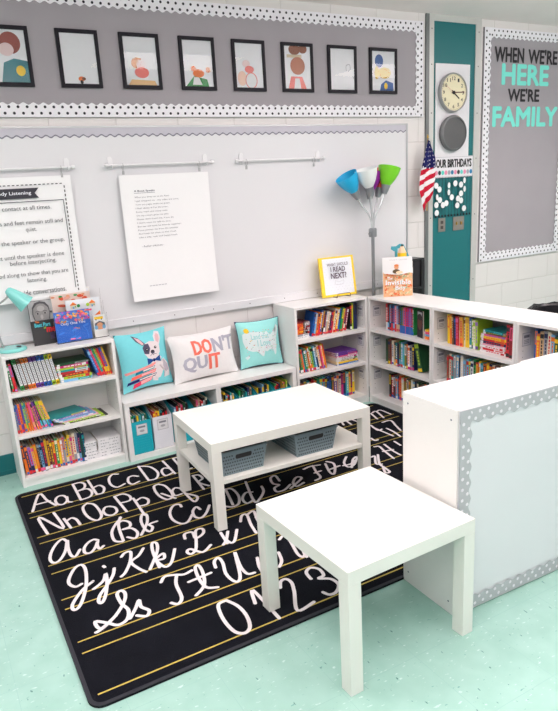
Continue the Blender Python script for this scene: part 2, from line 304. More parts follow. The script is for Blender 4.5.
# ================================================================ bookcases
HOLE=mat('pin_hole',(120,118,116),.8)
CARD=mat('label_card',(222,223,226),.6); CARDE=mat('label_card_rim',(170,172,178),.6)
def bookcase(label,loc,rotz,w,d,h,s1,s2,base,group=None,cards=None,back=True,name='bookcase'):
    t=thing(name,label,'bookcase',loc,rotz,group)
    T=.018
    for x in (0,w-T):
        m=MB().box(x,x+T,0,d,0,h-T,WH); hx=(x+T+.0003) if x==0 else x-.0003
        for hy in (.04,d-.06):
            for z in [base+.05+.035*i for i in range(int((h-base-.1)/.035))]:
                pts=[(hy+.003*math.cos(a*PI/3),z+.003*math.sin(a*PI/3)) for a in range(6)]
                m.add([(hx,a,b) for a,b in pts],[tuple(range(6))],HOLE)
        m.build('side_panel',parent=t,bevel=.001)
    MB().box(0,w,-.001,d,h-T,h,WH).build('top_panel',parent=t,bevel=.0015)
    for z in (s1,s2): MB().box(T,w-T,.004,d-.008,z-.024,z,WH).build('shelf',parent=t,bevel=.001)
    MB().box(T,w-T,.002,d-.008,base-.02,base,WH).build('bottom_shelf',parent=t,bevel=.001)
    MB().box(T,w-T,.008,.022,0,base-.02,WH).build('plinth',parent=t)
    MB().box(T,w-T,d-.008,d-.001,0,h-T,WH).build('back_panel',parent=t)
    if cards:
        side,zs=cards
        for z in zs:
            m=MB(); x=(T+.0006) if side=='l' else (w-T-.0006); sg=1 if side=='l' else -1
            def q(y0,y1,z0,z1,mm,e): m.add([(x+sg*e,y0,z0),(x+sg*e,y1,z0),(x+sg*e,y1,z1),(x+sg*e,y0,z1)],[(0,1,2,3)],mm)
            q(.03,.1,z-.038,z+.038,CARDE,0); q(.033,.097,z-.035,z+.035,CARD,.0003)
            q(.042,.088,z+.008,z+.024,mat('card_print',(130,132,142),.7),.0006)
            for j in range(3): q(.045,.085,z-.006-.009*j,z-.003-.009*j,mat('card_print',(130,132,142),.7),.0006)
            m.build('label_card',parent=t)
    return t
S1,S2=.570,.318
AX=-2.520
bookcase('low white bookcase at far left with mint desk lamp on top',(AX,-.283,0),0,.636,.27,.79,S1,S2,.055,'low white bookcases')
BX=-.628
bookcase('low white bookcase under the yellow framed sign, against the whiteboard wall',(BX,-.309,0),0,.626,.295,.8045,S1,S2,.055,'low white bookcases',('r',(.695,.47,.215)))
CY=[-.312,-.962,-1.612]; CW=.647
CN=['white bookcase of the right-hand row nearest the corner, with a picture book on top','middle white bookcase of the right-hand row, holding a stack beside red books','white bookcase of the right-hand row cut by the right edge of the photo']
for i,y in enumerate(CY):
    bookcase(CN[i],(.002,y,0),-PI/2,CW,.32,.8045,S1,S2,.055,'low white bookcases',('l',(.695,.47,.215)))
# bench
def bench():
    w=1.874-.632; t=thing('storage_bench','long low white cubby bench under the whiteboard carrying three cushions','bench',(-1.878,-.307,0))
    T=.03; h=.388
    MB().box(0,w,-.001,.293,h-T,h,WH).build('seat_top',parent=t,bevel=.0015)
    for n_,x0,x1 in (('side_panel',0,T),('divider_panel',.62,.655),('side_panel',w-T,w)):
        MB().box(x0,x1,0,.293,0,h-T,WH).build(n_,parent=t,bevel=.001)
    MB().box(T,.62,.002,.285,0,.034,WH).box(.655,w-T,.002,.285,0,.034,WH).build('bottom_panel',parent=t,bevel=.001)
    MB().box(T,w-T,.286,.292,.0,h-T,WH).build('back_panel',parent=t)
    return t
bench()
# bookcases standing with their backs to the camera
LG=mat('grey_trim_paper',(186,190,194),.6,noise=.02); PANELP=mat('pale_blue_panel_paper',(232,235,239),.6,noise=.02,nscale=4)
def scallop(x0,x1,period,amp,n=6):
    k=max(1,round((x1-x0)/period)); pts=[]
    for i in range(k*n+1):
        u=i/n; pts.append((x0+(x1-x0)*u/k, amp*(.5-.5*math.cos(2*PI*u))))
    return pts
def border(m,x0,x1,z0,z1,wd,period,amp,pm,dm,dot,sp,y,sides='tblr',stag=True):
    # scalloped paper strips with dots round a rectangle (x0..x1,z0..z1); y is the surface
    L=x1-x0;H=z1-z0; k=0
    segs={'b':(L,lambda a,b:(x0+a,z0+b)),'t':(L,lambda a,b:(x0+a,z1-b)),'l':(H,lambda a,b:(x0+b,z0+a)),'r':(H,lambda a,b:(x1-b,z0+a))}
    for sd in sides:
        ln,fn=segs[sd]; k+=1; yy=y-.0015*k
        edge=scallop(0,ln,period,amp)
        for i in range(len(edge)-1):
            (a,e),(b,f)=edge[i],edge[i+1]
            q=[(a,0),(b,0),(b,wd-amp+f),(a,wd-amp+e)]
            m.add([(*fn(*p)[:1],yy,fn(*p)[1]) for p in q],[(0,1,2,3)],pm)
        rows=max(1,int((wd-amp*.5)/sp)); 
        nx=int(ln/sp/ (2 if stag else 1))
        for r in range(rows):
            st=sp*2 if stag else sp
            a=sp*.5+(sp if (stag and r%2) else 0)
            while a<ln-dot:
                b=(r+.6)*(wd-amp*.3)/ (rows+.2)
                pts=[fn(a+dot*math.cos(j*PI/3),b+dot*math.sin(j*PI/3)) for j in range(6)]
                m.add([(p[0],yy-.0008,p[1]) for p in pts],[tuple(range(6))],dm); a+=st
def backcase(label,x,first):
    t=thing('bookcase',label,'bookcase',(x,-2.470,0),-.0261,'white bookcases with their backs turned'); w,d,h=.645,.285,.811
    for px in (0,w-.018):
        m=MB().box(px,px+.018,0,d,0,h-.018,WH)
        if px==0:
            for a,b in ((.03,.77),(d-.03,.77),(.03,.05),(d-.03,.05)):
                m.add([(-.0006,a+.004*math.cos(j*PI/4),b+.004*math.sin(j*PI/4)) for j in range(8)],[tuple(range(8))],mat('screw_cap',(110,120,135),.4,.5))
        m.build('side_panel',parent=t,bevel=.001)
    MB().box(0,w,0,d,h-.018,h,WH).build('top_panel',parent=t,bevel=.0015)
    for z in (.065,.318,.57): MB().box(.018,w-.018,.008,d-.004,z-.02,z,WH).build('shelf',parent=t)
    MB().box(.018,w-.018,d-.02,d-.008,0,.045,WH).build('plinth',parent=t)
    MB().box(.018,w-.018,.001,.007,0,h-.018,WH).build('back_panel',parent=t)
    MB().box(.006,w,-.003,-.0005,.012,h-.004,PANELP).build('paper_panel',parent=t)
    m=MB(); border(m,.005,w,.012,h-.003,.056,.06,.011,LG,TRIMW,.0072,.0205,-.004,'tbl' if first else 'tb')
    m.build('border_trim',parent=t,label='grey scalloped border with white dots')
backcase('white bookcase turned backwards at the right, its bare end panel beside the square table',-1.3239,True)
backcase('white bookcase turned backwards, beyond the first, cut by the right photo edge',-1.3239+.648,False)
# ================================================================ tables
def slab_leg(m,x0,x1,y0,y1,z0,z1): m.box(x0,x1,y0,y1,z0,z1,TABLE)
def table(name,label,loc,rotz,L,Wd,lift,shelf=False,zlegs=(0,0,0,0)):
    t=thing(name,label,'table',loc,rotz); 
    MB().box(0,L,0,Wd,.40+lift,.45+lift,TABLE).build('tabletop',parent=t,bevel=.0015)
    k=0
    for (a,b) in ((0,0),(L-.05,0),(0,Wd-.05),(L-.05,Wd-.05)):
        MB().box(a,a+.05,b,b+.05,zlegs[k],.40+lift,TABLE).build('leg',parent=t,bevel=.0015); k+=1
    if shelf: MB().box(.004,L-.004,.052,Wd-.052,.245,.265,TABLE).box(.052,L-.052,.004,.052,.245,.265,TABLE).box(.052,L-.052,Wd-.052,Wd-.004,.245,.265,TABLE).build('lower_shelf',parent=t)
    return t
table('coffee_table','long white coffee table with a lower shelf holding two grey baskets',(-1.7956,-1.4144,0),-.0429,.9,.55,.012,True,(.0105,)*4)
table('side_table','small square white table in front, with its near leg on the bare floor',(-1.8787,-2.5788,0),.0274,.55,.55,0,False,(0,0,.0105,.0105))
# baskets
BG=mat('grey_blue_plastic',(116,134,141),.45,noise=.03); BK=mat('black_basket_lining',(30,30,32),.6)
def basket(label,x,y,rz,w=.252,d=.36,h=.124):
    t=thing('storage_basket',label,'basket',(x,y,.2655),rz,'grey storage baskets')
    tp=.018; m=MB()
    # floor and four pierced walls
    m.box(tp,w-tp,tp,d-tp,0,.003,BG)
    def wall(P0,P1,Q0,Q1,grip):
        # P bottom edge, Q top edge
        P0,P1,Q0,Q1=map(Vector,(P0,P1,Q0,Q1)); L=(Q1-Q0).length; nx=int(L/.0135); nz=6
        out=(P1-P0).cross(Q0-P0).normalized()
        def at(u,v,e=0): return tuple((P0.lerp(P1,u)).lerp(Q0.lerp(Q1,u),v)+out*e)
        m.add([at(0,0),at(1,0),at(1,1),at(0,1)],[(0,1,2,3)],BG)
        m.add([at(0,0,-.003),at(1,0,-.003),at(1,1,-.003),at(0,1,-.003)],[(3,2,1,0)],BG)
        hm=mat('basket_hole',(66,78,84),.7)
        for j in range(nz):
            v=.1+.72*j/(nz-1)
            for i in range(1,nx):
                u=(i+(.5 if j%2 else 0))/nx  # staggered slots
                if u>.97: continue
                if grip and .3<u<.7 and v>.55: continue
                a,b=.30/nx,.034
                m.add([at(u-a,v-b,.0006),at(u+a,v-b,.0006),at(u+a,v+b,.0006),at(u-a,v+b,.0006)],[(0,1,2,3)],hm)
        if grip:
            pts=[]
            for j in range(20):
                q=2*PI*j/20; cx=.15 if math.cos(q)>0 else -.15
                pts.append((.5+cx+.03*math.cos(q),.74+.1*math.sin(q)))
            m.add([at(a,b,.0012) for a,b in pts],[tuple(range(20))],BK)
    B=[(tp,tp,0),(w-tp,tp,0),(w-tp,d-tp,0),(tp,d-tp,0)]; Q=[(0,0,h),(w,0,h),(w,d,h),(0,d,h)]
    for i in range(4): wall(B[i],B[(i+1)%4],Q[i],Q[(i+1)%4],i%2==0)
    m.build('basket_body',parent=t)
    r=MB()
    r.box(-.004,w+.004,-.004,.006,h-.004,h+.004,BG).box(-.004,w+.004,d-.006,d+.004,h-.004,h+.004,BG).box(-.004,.006,.006,d-.006,h-.004,h+.004,BG).box(w-.006,w+.004,.006,d-.006,h-.004,h+.004,BG)
    r.build('rim',parent=t,bevel=.002)
    l=MB().box(.008,w-.008,.008,d-.008,h-.012,h-.006,BK); 
    for i in range(14): l.box(.012,w-.012,.015+.024*i,.023+.024*i,h-.006,h-.003,mat('lid_slat',(70,72,76),.5))
    l.build('slatted_lid',parent=t,label='dark slatted lid')
basket('grey plastic basket nearer the left leg on the coffee table shelf',-1.745,-1.392,-.03)
basket('grey plastic basket on the right half of the coffee table shelf',-1.338,-1.412,-.03)
# ================================================================ books
PAL={'red':(206,38,48),'dark red':(140,26,38),'orange':(236,120,38),'yellow':(244,204,36),'gold':(214,160,50),'lime':(166,204,50),'green':(38,146,72),'dark green':(34,84,52),
'teal':(26,146,150),'turquoise':(70,188,200),'light blue':(120,180,220),'blue':(34,96,180),'navy':(28,40,84),'purple':(106,56,150),'violet':(150,110,190),'pink':(232,88,140),'pale pink':(240,170,190),
'magenta':(196,34,120),'brown':(120,76,50),'tan':(204,170,130),'cream':(236,226,200),'white':(236,236,238),'grey':(150,154,160),'black':(30,30,34),'olive':(120,130,40),'maroon':(92,28,40),'peach':(240,164,124)}
def bm_(c): return mat('book_'+c.replace(' ','_'),PAL[c],.42,noise=.08,nscale=40)
def book_mesh(par,w,h,d,c,band,sticker,style=0):
    A,B,S=bm_(c),bm_(band),bm_(sticker)
    m=MB(); e=.0016 if w<.02 else .0022
    m.box(-w/2,-w/2+e,0,d,0,h,A).box(w/2-e,w/2,0,d,0,h,A).box(-w/2+e,w/2-e,0,e,0,h,A)
    y=-.0003; q=w*.5
    def r(z0,z1,mm,ww=1,yy=y): m.add([(-q*ww,yy,z0),(q*ww,yy,z0),(q*ww,yy,z1),(-q*ww,yy,z1)],[(0,1,2,3)],mm)
    if style==0:
        r(h*.02,h*.13,S); r(h*.80,h*.93,B); z=h*.24
        while z<h*.74: l=random.uniform(.008,.02); r(z,min(z+l,h*.76),B,.38); z+=l+.005
    elif style==1:
        r(0,h*.3,B); r(h*.04,h*.12,S,.9,y*2); z=h*.36
        while z<h*.85: l=random.uniform(.006,.016); r(z,z+l,S,.42); z+=l+.004
    elif style==2:      # coloured ends, white centre; black edge paints in the dark gap between books
        r(0,h,bm_('black'),1.0,y*.5); r(0,h*.15,A,.9); r(h*.85,h,A,.9); r(h*.15,h*.85,bm_('white'),.74); z=h*.2
        while z<h*.8: r(z,z+.006,bm_('grey'),.45,y*2); z+=.010
        r(h*.03,h*.1,bm_('yellow'),.5); r(h*.88,h*.96,bm_('white'),.5)
    elif style==4:
        z=h*.12
        while z<h*.85: l=random.uniform(.006,.014); r(z,z+l,S,.22); z+=l+.006+(.02 if random.random()<.2 else 0)
    elif style==3:
        r(h*.02,h*.1,S,.8); r(h*.55,h*.95,B,.9); r(h*.6,h*.9,A,.4,y*2)
    m.build('cover',parent=par)
    MB().box(-w/2+e,w/2-e,e,d-.003,.003,h-.003,PAGES).build('pages',parent=par)
PAGES=mat('book_pages',(236,230,214),.8,noise=.12,nscale=200)
def book(M,w,h,d,c,band,sticker,label,group,style=0):
    t=thing('book',label,'book',M=M,group=group); book_mesh(t,w,h,d,c,band,sticker,style); return t
def size(w): return 'thin ' if w<.0125 else ('thick ' if w>.0235 else '')
def row(B,x,z,y,items,where,group,rz_ref,lean=0,start=0,dj=.006):
    """upright books from left to right; lean>0 tops lean left"""
    k=start; pl=None
    for it in items:
        c,band,st,w,h=it[:5]; style=it[5] if len(it)>5 else random.choice((0,0,1,3)); ln=it[6] if len(it)>6 else lean
        d=h*random.uniform(.66,.76)
        yy=y+random.uniform(-dj,dj)
        a=math.radians(abs(ln)); foot=w/math.cos(a)
        if pl is not None and ln>pl>=0: x+=h*(math.sin(a)-math.sin(math.radians(pl)))
        if pl is None and ln>0: x=max(x,.0195+h*math.sin(a))
        px=x if ln>=0 else x+foot
        pl=ln
        px=x if ln>=0 else x+foot
        off=w/2 if ln>=0 else -w/2
        M=B@Matrix.Translation((px,yy,z+.0004))@Matrix.Rotation(-math.radians(ln),4,'Y')@Matrix.Translation((off,0,0))
        lb=f"{size(w)}{c} book, {band} band, {ORD[k]} from left, {where}"
        book(M,w,h,d,c,band,st,lb,group,style)
        x+=foot+.0006; k+=1
    return x
def stack(B,x,z,y,items,where,group,word='flat stack',d=.15):
    n=len(items)
    for i,it in enumerate(items):
        c,band,t_,h=it[:4]; dx=it[4] if len(it)>4 else random.uniform(-.004,.004); r=it[5] if len(it)>5 else random.uniform(-.02,.02); dd=it[6] if len(it)>6 else d
        M=B@Matrix.Translation((x+dx,y+random.uniform(-.003,.003),z+t_/2+.0004))@Matrix.Rotation(r,4,'Z')@Matrix.Rotation(PI/2,4,'Y')
        pos='topmost' if i==n-1 else ('lowest' if i==0 else ORD[i]+' from bottom')
        book(M,t_,h,dd,c,band,'grey' if c=='white' and band=='grey' else 'white',f"{c} book, {band} marks, {pos} in {word}, {where}",group,4 if (c,band)==('white','grey') else random.choice((0,3)))
        z+=t_+.0006
    return z
def rnd(cols,wr,hr,n,seed,**k):
    R_=random.Random(seed); out=[]
    for i in range(n):
        c=cols[i%len(cols)] if k.get('cyc') else R_.choice(cols)
        b=R_.choice([q for q in ('white','yellow','black','cream','red','light blue','orange','navy') if q!=c])
        out.append((c,b,R_.choice(('red','yellow','blue','white','magenta')),R_.uniform(*wr),R_.uniform(*hr)))
    return out
BA=TR(AX,-.283,0); BB=TR(BX,-.309,0); BC=[TR(.002,y,0,-PI/2) for y in CY]
# left bookcase
gA='books in the left bookcase'; wT='top shelf, left bookcase'; wM='middle shelf, left bookcase'; wL='lowest shelf, left bookcase'
x=row(BA,.022,S1,.045,[('green','white','red',.010,.16,0,5),('red','violet','violet',.014,.165,3,6)],wT,gA,0)
cs=['green','brown','orange','orange','purple','purple','blue','blue','lime','yellow']
row(BA,x+.018,S1,.045,[(c,'white','yellow',.0212,.186,2) for c in cs],wT,gA,0,lean=9,start=2,dj=.002)
stack(BA,.292,S1,.05,[('light blue','green',.015,.188,.012),('lime','red',.016,.19,.008),('dark red','orange',.017,.19,0),('red','white',.012,.19,0),('teal','white',.012,.19,0),('lime','magenta',.010,.185,-.004),('magenta','white',.014,.19,-.004),('dark green','grey',.012,.2,0,.05,.17)],wT,gA)
row(BA,.527,S1,.045,[('blue','light blue','red',.0135,.18,0,17),('red','pink','red',.0125,.18,0,17),('teal','green','red',.013,.182,0,17),('lime','red','red',.0095,.18,1,17),('red','yellow','red',.012,.178,1,16),('blue','yellow','red',.012,.178,1,15),('gold','yellow','red',.009,.18,0,14)],wT,gA,0,start=12,dj=.002)
it=[('grey','blue','red',.011,.17,0,2),('blue','orange','red',.014,.175,1,3),('orange','purple','red',.0145,.178,1,3),('purple','orange','blue',.013,.178,1,4),('lime','teal','orange',.010,.178,0,4),('teal','orange','orange',.012,.178,1,5),('orange','red','orange',.010,.178,0,6),('pink','peach','pink',.0145,.178,1,7),('peach','black','orange',.009,.178,0,9),('purple','pink','orange',.012,.178,1,10),('navy','turquoise','pink',.011,.178,1,11),('lime','light blue','pink',.020,.176,1,13),('yellow','turquoise','blue',.013,.176,1,14),('yellow','blue','pink',.012,.175,1,15)]
row(BA,.021,S2,.045,[(q[0],q[1],q[2],q[3]*.86)+q[4:] for q in it],wM,gA,0,dj=.003)
stack(BA,.235,S2,.032,[('black','lime',.006,.27,.05,.05),('lime','white',.006,.25,.045,.08),('pale pink','white',.005,.24,.03,.12),('light blue','white',.007,.24,.015,.15),('light blue','violet',.007,.235,.0,.18),('violet','white',.006,.23,-.005,.2),('teal','yellow',.008,.225,-.016,.24,.16)],wM,gA,'fanned magazine pile',d=.15)
c3=[('orange','navy'),('navy','orange'),('violet','navy'),('yellow','pink'),('orange','gold'),('black','grey'),('light blue','navy'),('navy','red'),('gold','yellow'),('maroon','gold'),('brown','yellow'),('red','yellow'),('green','cream'),('yellow','orange'),('peach','white'),('grey','red'),('yellow','cream'),('yellow','pink'),('tan','magenta'),('cream','grey'),('grey','white'),('navy','light blue'),('dark green','navy'),('navy','teal')]
R3=random.Random(5)
row(BA,.022,.055,.05,[(a,b,R3.choice(('red','white','blue','pink')),R3.uniform(.0115,.0175),R3.uniform(.165,.195),None,3) [:5]+(R3.choice((0,1,3)),max(0,5-i*.4)) for i,(a,b) in enumerate(c3)],wL,gA,0)
for nm,x0,h,n in (('left white stack',.388,.075,6),('right white stack',.467,.143,6)):
    stack(BA,x0,.055,.045,[('white','grey',.0185,h) for _ in range(n)],wL,gA,nm,d=.21)
# corner bookcase
gB='books in the bookcase under the yellow sign'; w1='top shelf under yellow sign'; w2='middle shelf under yellow sign'; w3='lowest shelf under yellow sign'
stack(BB,.028,S1,.055,[('white','grey',.016,.12),('grey','white',.014,.12),('orange','red',.012,.075),('orange','yellow',.012,.075),('orange','red',.012,.075),('red','yellow',.012,.075),('red','orange',.014,.075),('orange','red',.014,.075),('dark red','black',.012,.08)],w1,gB,'red-orange stack',d=.13)
stack(BB,.110,S1+.0325,.05,[('black','red',.014,.042),('black','white',.014,.042),('dark red','white',.014,.042),('black','red',.014,.042),('white','black',.014,.042),('maroon','white',.012,.042)],w1,gB,'dark stack',d=.12)
cols=['blue','light blue','orange','red','blue','gold','navy','grey','tan','brown','navy','red','cream','orange','yellow','blue','green','gold','navy','dark red','red','grey','violet']
row(BB,.166,S1,.055,[(c,b,'red',w*.86,min(h,.178)) for (c,b,s,w,h) in rnd(cols,(.0135,.0195),(.160,.178),20,11,cyc=1)],w1,gB,0,lean=-12)
row(BB,.502,S1,.05,[('black','red','white',.016,.19,0,0),('lime','yellow','lime',.017,.195,0,0),('navy','black','navy',.028,.195,3,0)],w1,gB,0,start=20)
cols=['yellow','dark green','green','orange','teal','green','gold','orange','green','lime','teal','light blue','navy','cream','red','pink','yellow','orange','red','dark green']
row(BB,.040,S2,.055,rnd(cols,(.0108,.0152),(.172,.19),18,12,cyc=1),w2,gB,0,lean=9)
stack(BB,.372,S2,.05,[('blue','light blue',.011,.2),('yellow','gold',.012,.195),('cream','brown',.011,.19),('white','green',.010,.2),('white','magenta',.013,.195),('pink','white',.010,.19),('purple','pink',.012,.2),('purple','violet',.012,.195,.0,.1,.16)],w2,gB,d=.18)
cols=['black','navy','orange','grey','teal','gold','maroon','orange','green','teal','turquoise','black','blue','navy','dark green','purple','grey','cream','magenta','navy','turquoise','yellow','navy','yellow']
row(BB,.035,.055,.085,rnd(cols,(.0175,.0245),(.165,.2),24,13,cyc=1),w3,gB,0)
# right row, unit nearest the corner
gC='books in the right-hand row of bookcases'; u='nearest-corner right bookcase'
row(BC[0],.125,S1,.06,[('red','white','white',.022,.19,1,0),('black','light blue','red',.018,.186,1,0),('light blue','navy','red',.018,.186,1,0),('navy','red','red',.018,.186,1,0),('blue','light blue','red',.018,.186,1,0),('pale pink','red','red',.018,.186,1,0),('light blue','tan','red',.016,.186,1,0),('navy','tan','red',.018,.186,1,0),
 ('dark green','blue','blue',.020,.184,1,0),('olive','blue','blue',.018,.184,1,0),('pink','blue','blue',.018,.184,1,0),('red','blue','blue',.018,.184,1,0),('magenta','blue','blue',.018,.184,1,0),('violet','blue','blue',.014,.184,1,0),('red','blue','blue',.020,.184,1,0),('green','white','blue',.008,.19,0,0)],'top shelf, '+u,gC,0,dj=.002)
row(BC[0],.13,S2,.06,rnd(['dark green','brown','dark red','cream','tan','teal','navy','green','light blue','turquoise','olive','navy','white','grey','navy'],(.014,.021),(.17,.195),15,21,cyc=1)+[('dark green','lime','yellow',.040,.21,0,13)],'middle shelf, '+u,gC,0)
stack(BC[0],.565,S2,.08,[('blue','white',.02,.055),('red','yellow',.02,.052),('white','red',.02,.05),('grey','red',.018,.05)],'middle shelf, '+u,gC,'tiny stack',d=.12)
row(BC[0],.125,.055,.09,rnd(['navy','orange','black','dark green','maroon','brown','olive','navy','light blue','cream','gold','red'],(.017,.023),(.165,.195),24,22),'lowest shelf, '+u,gC,0)
# middle right unit
u='middle right-hand bookcase'
x=row(BC[1],.075,S1,.06,[('yellow','orange','yellow',.022,.188),('orange','yellow','orange',.020,.188),('brown','tan','brown',.013,.19),('navy','blue','navy',.02,.18),('red','pink','red',.022,.186),('white','violet','white',.012,.18),('gold','orange','red',.026,.186),('cream','brown','cream',.012,.185),('yellow','gold','yellow',.034,.19),('blue','teal','white',.018,.19),('lime','white','navy',.012,.185),('cream','lime','white',.02,.18),('lime','violet','purple',.02,.185)],'top shelf, '+u,gC,0,lean=2)
z=stack(BC[1],.345,S1,.06,[('white','red',.013,.19),('red','white',.013,.19),('white','red',.013,.185),('pale pink','white',.012,.19),('navy','red',.014,.19),('red','orange',.014,.19),('yellow','orange',.015,.195),('pink','violet',.012,.19),('olive','yellow',.013,.17,.015,.1),('teal','turquoise',.013,.16,.02,-.1)],'top shelf, '+u,gC)
row(BC[1],.545,S1,.045,[('red','black','black',.026,.19,0,0),('dark red','pink','black',.022,.19,3,0),('red','black','black',.026,.19,0,0)],'top shelf, '+u,gC,0,start=13)
row(BC[1],.08,S2,.06,rnd(['brown','cream','teal','grey','light blue','navy','white','grey','light blue','teal','white','green','red','yellow','teal','orange','gold','navy','cream','dark red'],(.017,.0235),(.17,.195),25,23,cyc=1),'middle shelf, '+u,gC,0)
u='far right bookcase'
row(BC[2],.072,S1,.06,rnd(['blue','orange','tan','grey','cream','light blue','dark green','lime','turquoise','teal','yellow','red','grey','orange','violet','brown'],(.015,.025),(.165,.19),26,24,cyc=1),'top shelf, '+u,gC,0)
def decal_book(name,label,M,w,h,t_,main,draw,cat='book',spine=None,pages=True):
    t=thing(name,label,cat,M=M); m=MB()
    e=.002
    m.box(-w/2,w/2,0,e,0,h,main).box(-w/2,w/2,t_-e,t_,0,h,main).box(-w/2,-w/2+e,e,t_-e,0,h,spine or main)
    draw(m); m.build('cover',parent=t)
    if pages: MB().box(-w/2+e,w/2-.003,e,t_-e,.003,h-.003,PAGES).build('pages',parent=t)
    return t
C_=lambda n,rgb,r=.45: mat('print_'+n,rgb,r,noise=.02)
# book with a face on its cover leaning on the corner shelf
def d1(m):
    m.rect(-.03,.13,.03,.175,C_('ltgrey',(170,172,178))); m.ell(0,.10,.03,.048,C_('darkskin',(92,52,40))); m.ell(0,.14,.031,.022,C_('hair',(30,24,26))); m.rect(-.034,0,.034,.05,BLACK)
decal_book('book','black picture book with a portrait cover facing out, nearest-corner right bookcase',BC[0]@TR(.487,.05,S1+.0006,-.25),.075,.185,.012,BLACK,d1)
stack(BC[0],.535,S1,.045,[('orange','yellow',.02,.09),('light blue','violet',.015,.085),('pink','red',.015,.085),('yellow','orange',.012,.06)],'top shelf, nearest-corner right bookcase',gC,'bright stack',d=.1)
# file holders on the bench
HT=mat('turquoise_plastic',(26,168,184),.4,noise=.02); HWm=mat('white_plastic',(228,230,236),.4,noise=.01)
def holder(x,m_,cn,pos,n,seed,dy=0):
    t=thing('file_holder',f'{cn} upright file holder full of thin books, {pos}','file holder',(x,-.292+dy,.0345),0,'file holders under the bench'); w,d,h=.128,.24,.215; q=.0025
    m=MB(); m.box(0,w,0,d,0,q,m_).box(0,w,0,q,0,h,m_).box(0,w,d-q,d,0,h+.055,m_)
    for a in (0,w-q): m.prism([(q,q),(d-q,q),(d-q,h+.055),(d*.5,h+.05),(q,h)],a,a+q,m_,'x')
    for j in range(6): m.box(.018,w-.018,-.0015,0,.03+j*.016,.035+j*.016,m_)
    m.build('holder_body',parent=t)
    c=MB(); c.rect(.028,.125,.1,.195,CARDE,0); c.rect(.031,.128,.097,.192,CARD); c.rect(.04,.17,.088,.182,mat('card_print',(130,132,142),.7)); c.ell(.064,.15,.016,.008,CARDE)
    c.build('label_card',parent=t)
    R_=random.Random(seed); px=.012
    cols=['brown','black','teal','gold','navy','lime','red','green','cream','tan','light blue','pink','dark green','turquoise','yellow']
    for i in range(n):
        c0=R_.choice(cols); b0=R_.choice([q_ for q_ in ('white','yellow','black','red') if q_!=c0]); wt=(w-.028)/n-.002; hh=R_.uniform(.235,.27)
        M=TR(x+px+wt/2,-.292+dy+.016+R_.uniform(0,.02),.0375)
        book(M,wt*.8,hh,R_.uniform(.15,.19),c0,b0,'white',f'thin {c0} book, {b0} marks, {ORD[i]} in {cn} holder {pos}','thin books in the file holders',R_.choice((0,1,3)))
        px+=wt+.002
xs=[-1.844,-1.702,-1.555,-1.410]
for i,(xx,mm,cn) in enumerate(zip(xs,(HT,HWm,HT,HT),('turquoise','white','turquoise','turquoise'))):
    holder(xx,mm,cn,('leftmost under the bench','second from left under bench','behind the coffee table leg','just left of bench divider')[i],6,40+i,.008*i)
for i,xx in enumerate((-1.218,-1.078,-.938,-.795)):
    holder(xx,HT,'turquoise',('just right of bench divider','second right of bench divider','third right of bench divider','right end under the bench')[i],6,60+i,.012)
# ================================================================ things on the bookcases
# mint desk lamp
def desk_lamp():
    t=thing('desk_lamp','mint green desk lamp with cone shade at the left end of the left bookcase','lamp',(-2.44,-.145,.7905))
    m=MB().lathe([(.0,0),(.075,0),(.08,.004),(.08,.012),(.07,.02),(0,.022)],AQUA,32,Matrix.Scale(1,4)); m.build('lamp_base',parent=t,smooth=True)
    m=MB().lathe([(.014,.0225),(.014,.026),(.0,.027)],BLACK,12,Matrix.Translation((.035,-.02,0))); m.build('switch',parent=t,smooth=True)
    P=smooth3([(-.045,.02,.018),(-.058,.02,.1),(-.06,.0,.2),(-.045,-.02,.27),(-.01,-.035,.295),(.02,-.045,.32)],5)
    MB().tube(P,.006,METAL,10).build('gooseneck',parent=t,smooth=True)
    a=Vector((.018,-.045,.355)); b=Vector((.108,-.062,.262)); d=(b-a).normalized(); q=d.to_track_quat('Z','Y').to_matrix().to_4x4()
    L=(b-a).length; M=Matrix.Translation(a)@q
    m=MB().lathe([(.0,-.004),(.014,-.002),(.022,.006),(.03,.03),(.046,L*.75),(.054,L),(.052,L),(.044,L*.75),(.028,.03),(.018,.01),(0,.006)],AQUA,28,M); m.build('lamp_shade',parent=t,smooth=True)
    m=MB().lathe([(0,L*.55),(.018,L*.6),(.022,L*.75),(.015,L*.9),(0,L*.93)],mat('bulb_white',(245,243,235),.3),16,M); m.build('bulb',parent=t,smooth=True)
def smooth3(P,k):
    out=[]
    for i in range(len(P)-1):
        p0=P[max(i-1,0)];p1=P[i];p2=P[i+1];p3=P[min(i+2,len(P)-1)]
        for j in range(k):
            u=j/k; out.append(tuple(.5*(2*p1[a]+(p2[a]-p0[a])*u+(2*p0[a]-5*p1[a]+4*p2[a]-p3[a])*u*u+(3*p1[a]-p0[a]-3*p2[a]+p3[a])*u**3) for a in range(3)))
    out.append(P[-1]); return out
desk_lamp()
SM=lambda c:mat('print_'+c,PAL[c] if c in PAL else (128,128,128),.45)
